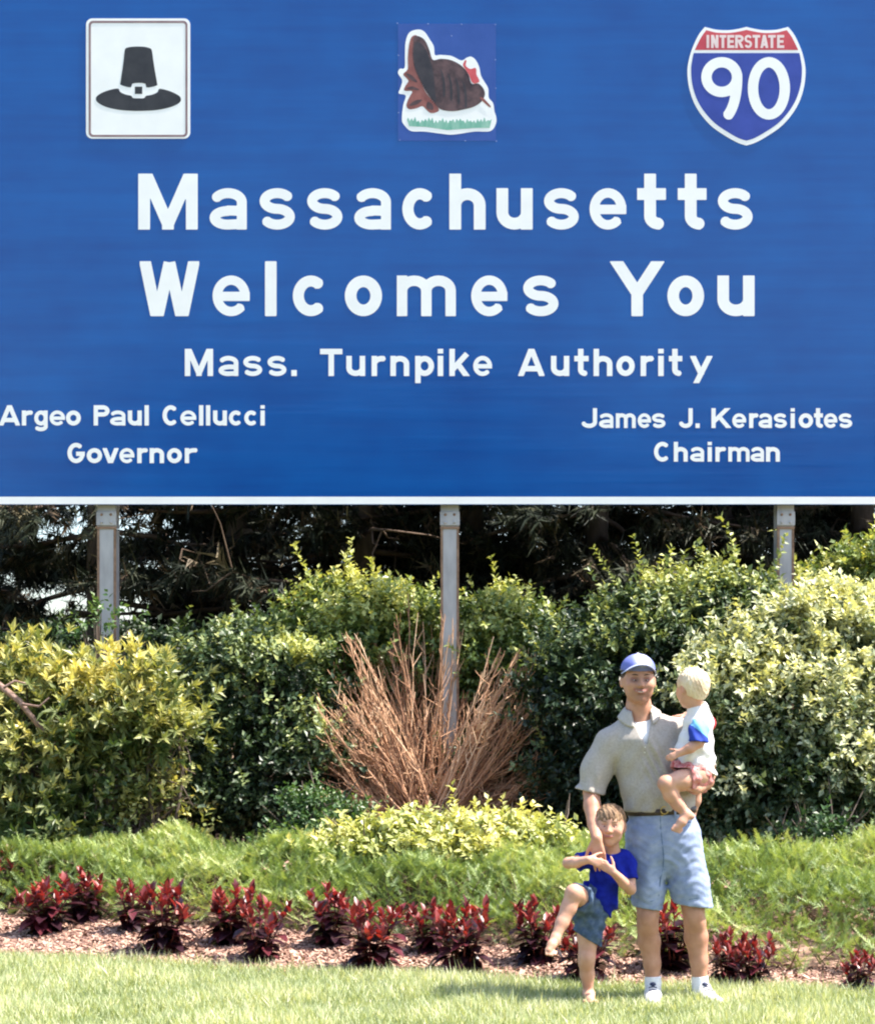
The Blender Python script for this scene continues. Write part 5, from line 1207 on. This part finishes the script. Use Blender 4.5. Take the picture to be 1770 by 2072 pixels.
# ================================================================== the boy
def boy():
    base = np.array([*Q(1189, 2025, 9.86)[:2], 0.0]); root = thing('person', tuple(base), 'barefoot boy in royal blue T-shirt lifting one leg, holding the man\'s hand', 'person', 'family standing on the lawn')
    lo, hi = (.55, 9.40, -.04), (1.14, 10.06, 1.10)
    B = Field(lo, hi, .0046); H = .218; C = Q(1234, 1671, 9.84); R = rotz(-.14) @ roty(.06)
    W = head(B, C, R, H, .6)
    B.chain([Q(1235, 1690, 9.86), Q(1237, 1712, 9.87), Q(1240, 1735, 9.88)], [.038, .037, .05], k=.015)
    B.cone(Q(1240, 1750, 9.88), Q(1200, 1835, 9.88), .07, .07, k=.02, sc=(1, .7, 1)); B.cone(Q(1210, 1733, 9.88), Q(1266, 1738, 9.88), .035, .035, k=.02)
    B.chain([Q(1207, 1733, 9.87), Q(1176, 1741, 9.82), Q(1149, 1747, 9.79)], [.037, .032, .028], k=.012)
    B.chain([Q(1149, 1747, 9.79), Q(1166, 1746, 9.735), Q(1190, 1740, 9.69)], [.029, .028, .020], k=.010)
    hand(B, Q(1191, 1740, 9.688), (.86, -.05, -.28), (.1, .9, -.2), 1, .125, curl=(.5, .6, .65, .7), k=.004)
    B.chain([Q(1267, 1740, 9.87), Q(1273, 1772, 9.85), Q(1275, 1800, 9.82)], [.038, .033, .029], k=.012)
    B.chain([Q(1275, 1800, 9.82), Q(1262, 1787, 9.765), Q(1242, 1767, 9.70)], [.030, .029, .021], k=.010)
    hand(B, Q(1241, 1766, 9.698), (-.78, .0, .55), (-.1, .9, .1), -1, .125, curl=(.5, .6, .65, .7), k=.004)
    # raised leg
    B.chain([Q(1184, 1832, 9.86), Q(1170, 1815, 9.75), Q(1161, 1808, 9.665)], [.066, .055, .046], k=.02)
    B.chain([Q(1161, 1808, 9.665), Q(1150, 1838, 9.66), Q(1137, 1868, 9.635), Q(1123, 1899, 9.60)], [.044, .041, .034, .0235], k=.015)
    B.chain([Q(1124, 1897, 9.60), Q(1126, 1908, 9.605)], [.025, .021], k=.01)
    B.chain([Q(1123, 1901, 9.595), Q(1116, 1913, 9.565), Q(1110, 1924, 9.54)], [.026, .024, .018], k=.012)
    for i in range(5): B.cone(Q(1104 + 5.2 * i, 1922 + 1.2 * i, 9.545), Q(1101 + 5.4 * i, 1931 + 1.0 * i - (3 if i == 4 else 0), 9.525), .0085, .0075 + (.002 if i == 0 else 0), k=.004)
    # standing leg
    B.chain([Q(1194, 1845, 9.88), Q(1190, 1895, 9.87), Q(1187, 1937, 9.85)], [.072, .056, .044], k=.02)
    B.chain([Q(1187, 1937, 9.85), Q(1186, 1948, 9.85), Q(1188, 1972, 9.87), Q(1190, 2010, 9.88)], [.044, .041, .038, .024], k=.015); B.ell(Q(1187, 1939, 9.82), (.026, .018, .030), k=.015)
    z = CAM_H; B.cone(Q(1190, 2010, 9.88), Q(1191, 2025, 9.88) + [0, .02, .020], .026, .024, k=.012); B.cone(Q(1191, 2025, 9.88) + [0, 0, .030], Q(1191, 2025, 9.88) + [.0, -.11, .018], .028, .020, k=.02, sc=(1.2, 1, 1))
    for i in range(5): p = Q(1191, 2025, 9.88) + np.array([-.032 + .016 * i, -.112 + .008 * abs(i - 3) * (i < 4) * .6, .013]); B.cone(p, p + np.array([0, -.022, -.002]), .010, .0085, k=.004)
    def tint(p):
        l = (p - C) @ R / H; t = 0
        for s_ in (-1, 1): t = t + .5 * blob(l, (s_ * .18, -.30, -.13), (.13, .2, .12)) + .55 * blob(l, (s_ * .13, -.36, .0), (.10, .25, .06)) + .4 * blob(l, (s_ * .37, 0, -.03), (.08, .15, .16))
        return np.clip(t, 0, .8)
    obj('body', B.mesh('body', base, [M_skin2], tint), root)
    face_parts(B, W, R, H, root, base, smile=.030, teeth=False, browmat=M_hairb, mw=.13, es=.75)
    # hair
    K = Field(C - .18, C + .19, .0040); K.ell(W(0, .06, .15), np.array([.375, .435, .385]) * H, R, k=0)
    K.ell(W(0, -.50, -.16), np.array([.30, .30, .345]) * H, R, k=.008, op='s'); K.plane(W(0, 0, -.10), R @ np.array([0, -.35, -1]))
    K.wave(lambda X, Y, Z: .0032 * np.sin(X * 260 + 40 * Z + 3 * np.sin(Z * 60)) * np.sin(Y * 90 + X * 50) + .002 * np.sin(X * 420 + Y * 300))
    obj('hair', K.mesh('hair', base, [M_hairb]), root)
    # T-shirt
    T = Field(lo, hi, .0056)
    T.cone(Q(1239, 1765, 9.88), Q(1215, 1815, 9.88), .105, .098, k=0, sc=(1, .72, 1)); T.cone(Q(1215, 1815, 9.88), Q(1197, 1860, 9.88), .098, .098, k=.02, sc=(1, .78, 1))
    T.cone(Q(1239, 1732, 9.88), Q(1239, 1760, 9.88), .058, .10, k=.03, sc=(1, .75, 1)); T.chain([Q(1238, 1738, 9.88), Q(1207, 1738, 9.87), Q(1176, 1743, 9.82), Q(1155, 1748, 9.79)], [.05, .050, .046, .046], k=.025)
    T.chain([Q(1240, 1738, 9.88), Q(1266, 1745, 9.87), Q(1272, 1778, 9.85), Q(1275, 1800, 9.83)], [.05, .052, .050, .052], k=.025)
    def f(X, Y, Z):
        u = (X - .85) * .75 + Z * .65
        return -.0055 * np.sin(u * 85 + 2.5 * np.sin(X * 25)) * np.clip((.78 - Z) / .12, 0, 1) - .0035 * np.sin(X * 40 - Z * 55) - .0025 * np.sin(X * 90 + Z * 30)
    T.wave(f); T.shell(.017)
    T.plane(Q(1196, 1824, 9.88), (-.66, -.15, -.75), (.5, 9.4, .2), (1.2, 10.1, .70))
    T.plane(Q(1170, 1742, 9.81), (-.9, -.42, -.12), (.5, 9.4, .66), (Q(1195, 0, 9.8)[0], 10.1, .95)); T.plane(Q(1273, 1781, 9.85), (.12, -.25, -1), (Q(1256, 0, 9.8)[0], 9.4, .4), (1.2, 10.1, .9))
    T.ell(Q(1238, 1716, 9.86), (.050, .052, .040), k=.004, op='s')
    obj('tshirt', T.mesh('tshirt', base, [M_royal]), root)
    # denim shorts
    D = Field((.55, 9.5, .22), (1.05, 10.06, .78), .0048)
    D.cone(Q(1212, 1815, 9.88), Q(1196, 1845, 9.88), .092, .094, k=0, sc=(1, .78, 1)); D.cone(Q(1194, 1845, 9.88), Q(1186, 1925, 9.875), .084, .076, k=.02)
    D.chain([Q(1186, 1835, 9.86), Q(1172, 1818, 9.76), Q(1158, 1806, 9.64)], [.078, .070, .066], k=.025)
    D.wave(lambda X, Y, Z: -.005 * np.sin(X * 60 + Z * 80) * np.sin(X * 35 - Z * 20 + 1) - .0025 * np.sin(X * 120 - Z * 90)); D.shell(.017)
    D.plane(Q(1184, 1897, 9.88), (-.52, 0, -.85), (.5, 9.4, .1), (1.1, 10.1, .46)); D.plane(Q(1170, 1813, 9.725), (-.22, -.95, .12), (.5, 9.4, .46), (1.1, 9.80, .8))
    obj('denim_shorts', D.mesh('denim_shorts', base, [M_denim2]), root)
boy()

# ================================================================== the toddler
def toddler():
    base = Q(1405, 1600, 9.86); root = thing('person', tuple(base), 'blond toddler in white shirt with blue sleeve carried on the man\'s arm, looking away', 'person', 'family standing on the lawn')
    lo, hi = Q(1325, 1700, 9.60) - .04, Q(1460, 1335, 10.28) + .04
    B = Field(lo, hi, .0046); H = .205; C = Q(1400, 1394, 9.86); a = math.atan2(.80, -.60)
    y_ = np.array([.60, -.80, 0]); x_ = np.array([-.80, -.60, 0]); R = np.stack([x_, y_, [0, 0, 1]], -1) @ rotx(.05)
    W = head(B, C, R, H, 1.0)
    B.chain([Q(1404, 1415, 9.87), Q(1408, 1436, 9.88), Q(1411, 1450, 9.885)], [.040, .036, .045], k=.015)
    B.cone(Q(1410, 1470, 9.89), Q(1408, 1550, 9.89), .06, .07, k=.02)
    B.chain([Q(1412, 1463, 9.82), Q(1416, 1483, 9.78), Q(1414, 1503, 9.755)], [.036, .032, .028], k=.012); B.chain([Q(1414, 1503, 9.755), Q(1396, 1514, 9.75), Q(1378, 1523, 9.76)], [.028, .027, .020], k=.01)
    hand(B, Q(1377, 1523, 9.76), (-.85, .05, -.42), (-.1, .8, -.35), -1, .100, curl=(.4, .5, .5, .55), k=.004)
    B.chain([Q(1428, 1460, 9.95), Q(1414, 1452, 10.02), Q(1388, 1449, 10.06)], [.034, .028, .022], k=.012); hand(B, Q(1387, 1449, 10.06), (-1, .1, .0), (0, 0, -1), 1, .095, curl=(.2, .2, .25, .3), k=.004)
    # left leg across the man's belly
    B.chain([Q(1411, 1569, 9.83), Q(1378, 1580, 9.785), Q(1347, 1586, 9.755)], [.062, .054, .042], k=.02)
    B.chain([Q(1347, 1586, 9.755), Q(1357, 1608, 9.765), Q(1371, 1628, 9.77), Q(1387, 1646, 9.765)], [.041, .040, .033, .024], k=.015)
    B.chain([Q(1390, 1647, 9.765), Q(1398, 1652, 9.77)], [.024, .020], k=.01); B.chain([Q(1388, 1650, 9.76), Q(1379, 1664, 9.75), Q(1370, 1675, 9.745)], [.026, .024, .019], k=.012)
    for i in range(5): B.cone(Q(1365 + 3.4 * i, 1671 + 2.2 * i, 9.745), Q(1360 + 3.6 * i, 1679 + 2.0 * i - (2 if i > 2 else 0), 9.74), .0085, .0070 + (.002 if i == 0 else 0), k=.004)
    # right leg behind the man's hip
    B.chain([Q(1418, 1570, 9.97), Q(1414, 1578, 10.06), Q(1406, 1590, 10.15)], [.056, .048, .040], k=.02); B.chain([Q(1406, 1590, 10.15), Q(1404, 1620, 10.16), Q(1398, 1650, 10.16)], [.040, .036, .024], k=.015); B.cone(Q(1398, 1650, 10.16), Q(1386, 1662, 10.15), .024, .018, k=.01)
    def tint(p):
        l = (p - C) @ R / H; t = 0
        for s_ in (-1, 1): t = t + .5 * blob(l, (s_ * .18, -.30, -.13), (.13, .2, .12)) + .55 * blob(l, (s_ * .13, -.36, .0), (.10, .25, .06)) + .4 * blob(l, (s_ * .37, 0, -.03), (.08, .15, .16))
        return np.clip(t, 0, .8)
    obj('body', B.mesh('body', base, [M_skin2], tint), root)
    face_parts(B, W, R, H, root, base, smile=.01, teeth=False, browmat=M_hairy)
    K = Field(C - .19, C + .19, .0040); K.ell(W(0, .06, .14), np.array([.40, .455, .41]) * H, R, k=0); K.ell(W(0, .20, -.05), np.array([.30, .25, .30]) * H, R, k=.02)
    K.ell(W(0, -.52, -.16), np.array([.34, .34, .37]) * H, R, k=.008, op='s'); K.plane(W(0, 0, -.13), R @ np.array([0, -.55, -1]))
    for s in (-1, 1): K.ell(W(s * .37, -.02, -.08), np.array([.10, .13, .14]) * H, R, k=.006, op='s')
    K.wave(lambda X, Y, Z: .0016 * np.sin(X * 130 + 30 * Z + 3 * np.sin(Z * 60)) * np.sin(Y * 80 + Z * 90) + .0012 * np.sin(X * 330 + Z * 130 + 4 * np.sin(Y * 60)))
    obj('hair', K.mesh('hair', base, [M_hairy]), root)
    # shirt
    T = Field(lo, hi, .0056)
    T.cone(Q(1413, 1458, 9.885), Q(1406, 1515, 9.885), .074, .098, k=0, sc=(1, .92, 1)); T.cone(Q(1406, 1515, 9.885), Q(1408, 1575, 9.885), .098, .106, k=.02, sc=(1, .95, 1))
    T.cone(Q(1413, 1436, 9.885), Q(1413, 1462, 9.885), .052, .072, k=.03); T.cone(Q(1411, 1462, 9.83), Q(1413, 1468, 9.82), .045, .045, k=.02); T.cone(Q(1426, 1462, 9.94), Q(1430, 1466, 9.95), .042, .042, k=.02)
    T.wave(lambda X, Y, Z: -.0055 * np.sin(X * 75 - Z * 35 + 2 * np.sin(Z * 22)) * np.clip((1.42 - Z) / .1, 0, 1) - .003 * np.sin(Z * 70 + X * 45)); T.shell(.017)
    T.plane(Q(1404, 1557, 9.9), (-.32, -.1, -1)); T.ell(Q(1408, 1421, 9.875), (.044, .046, .028), k=.004, op='s')
    sh_ = obj('shirt', T.mesh('shirt', base, [M_tee]), root)
    S = Field(Q(1380, 1520, 9.68), Q(1450, 1440, 9.90), .0042); S.chain([Q(1411, 1464, 9.835), Q(1414, 1480, 9.79), Q(1412, 1510, 9.75)], [.046, .048, .052], k=.02, sc=(1.05, 1, 1)); S.wave(lambda X, Y, Z: -.003 * np.sin(X * 110 + Z * 60)); S.shell(.017)
    S.plane(Q(1412, 1502, 9.76), (-.10, -.1, -1)); S.plane(Q(1411, 1459, 9.83), (-.1, .55, 1))
    cc = Q(1413, 1481, 9.74)
    obj('sleeve', S.mesh('sleeve', base, [M_sleeve], lambda p: (((p[:, 0] - cc[0]) * .62 + (p[:, 2] - cc[2]) * .78) > .006).astype(float) * ((p[:, 2] - cc[2]) > -.03)), sh_)
    S = Field(Q(1400, 1500, 9.88), Q(1455, 1435, 10.12), .0045); S.chain([Q(1432, 1464, 9.95), Q(1424, 1456, 10.00), Q(1412, 1452, 10.03)], [.044, .042, .040], k=.02); S.shell(.017); S.plane(Q(1415, 1453, 10.02), (-1, .5, 0))
    obj('sleeve', S.mesh('sleeve', base, [M_redcl]), sh_)['label'] = 'red sleeve'
    p = T.hit(Q(1378, 1490, 9.68), (0, 1, 0), 120, .003) - base; obj('shirt_emblem', ell_mesh('shirt_emblem', p, (.012, .003, .010), M_royal, 10), sh_)
    # shorts
    D = Field(lo, hi, .0056); D.cone(Q(1408, 1552, 9.885), Q(1408, 1572, 9.885), .092, .092, k=0, sc=(1, .95, 1)); D.chain([Q(1408, 1566, 9.84), Q(1388, 1575, 9.80), Q(1360, 1580, 9.77)], [.072, .066, .062], k=.02); D.cone(Q(1418, 1568, 9.96), Q(1413, 1582, 10.06), .066, .060, k=.02)
    D.cone(Q(1375, 1552, 9.86), Q(1366, 1550, 9.84), .05, .03, k=.02)
    D.wave(lambda X, Y, Z: -.004 * np.sin(X * 90 + Z * 60) - .003 * np.sin(Z * 130 - X * 40)); D.shell(.017); D.plane(Q(1393, 1576, 9.80), (-.97, -.2, -.1), (0, 9, 1.10), (Q(1412, 0, 10)[0], 9.83, Q(0, 1553, 10)[2]))
    D.plane(Q(1413, 1580, 10.05), (-.1, .95, -.2), (Q(1405, 0, 10)[0], 9.98, 0), (2, 11, 2))
    obj('shorts', D.mesh('shorts', base, [M_toddshorts]), root)
toddler()
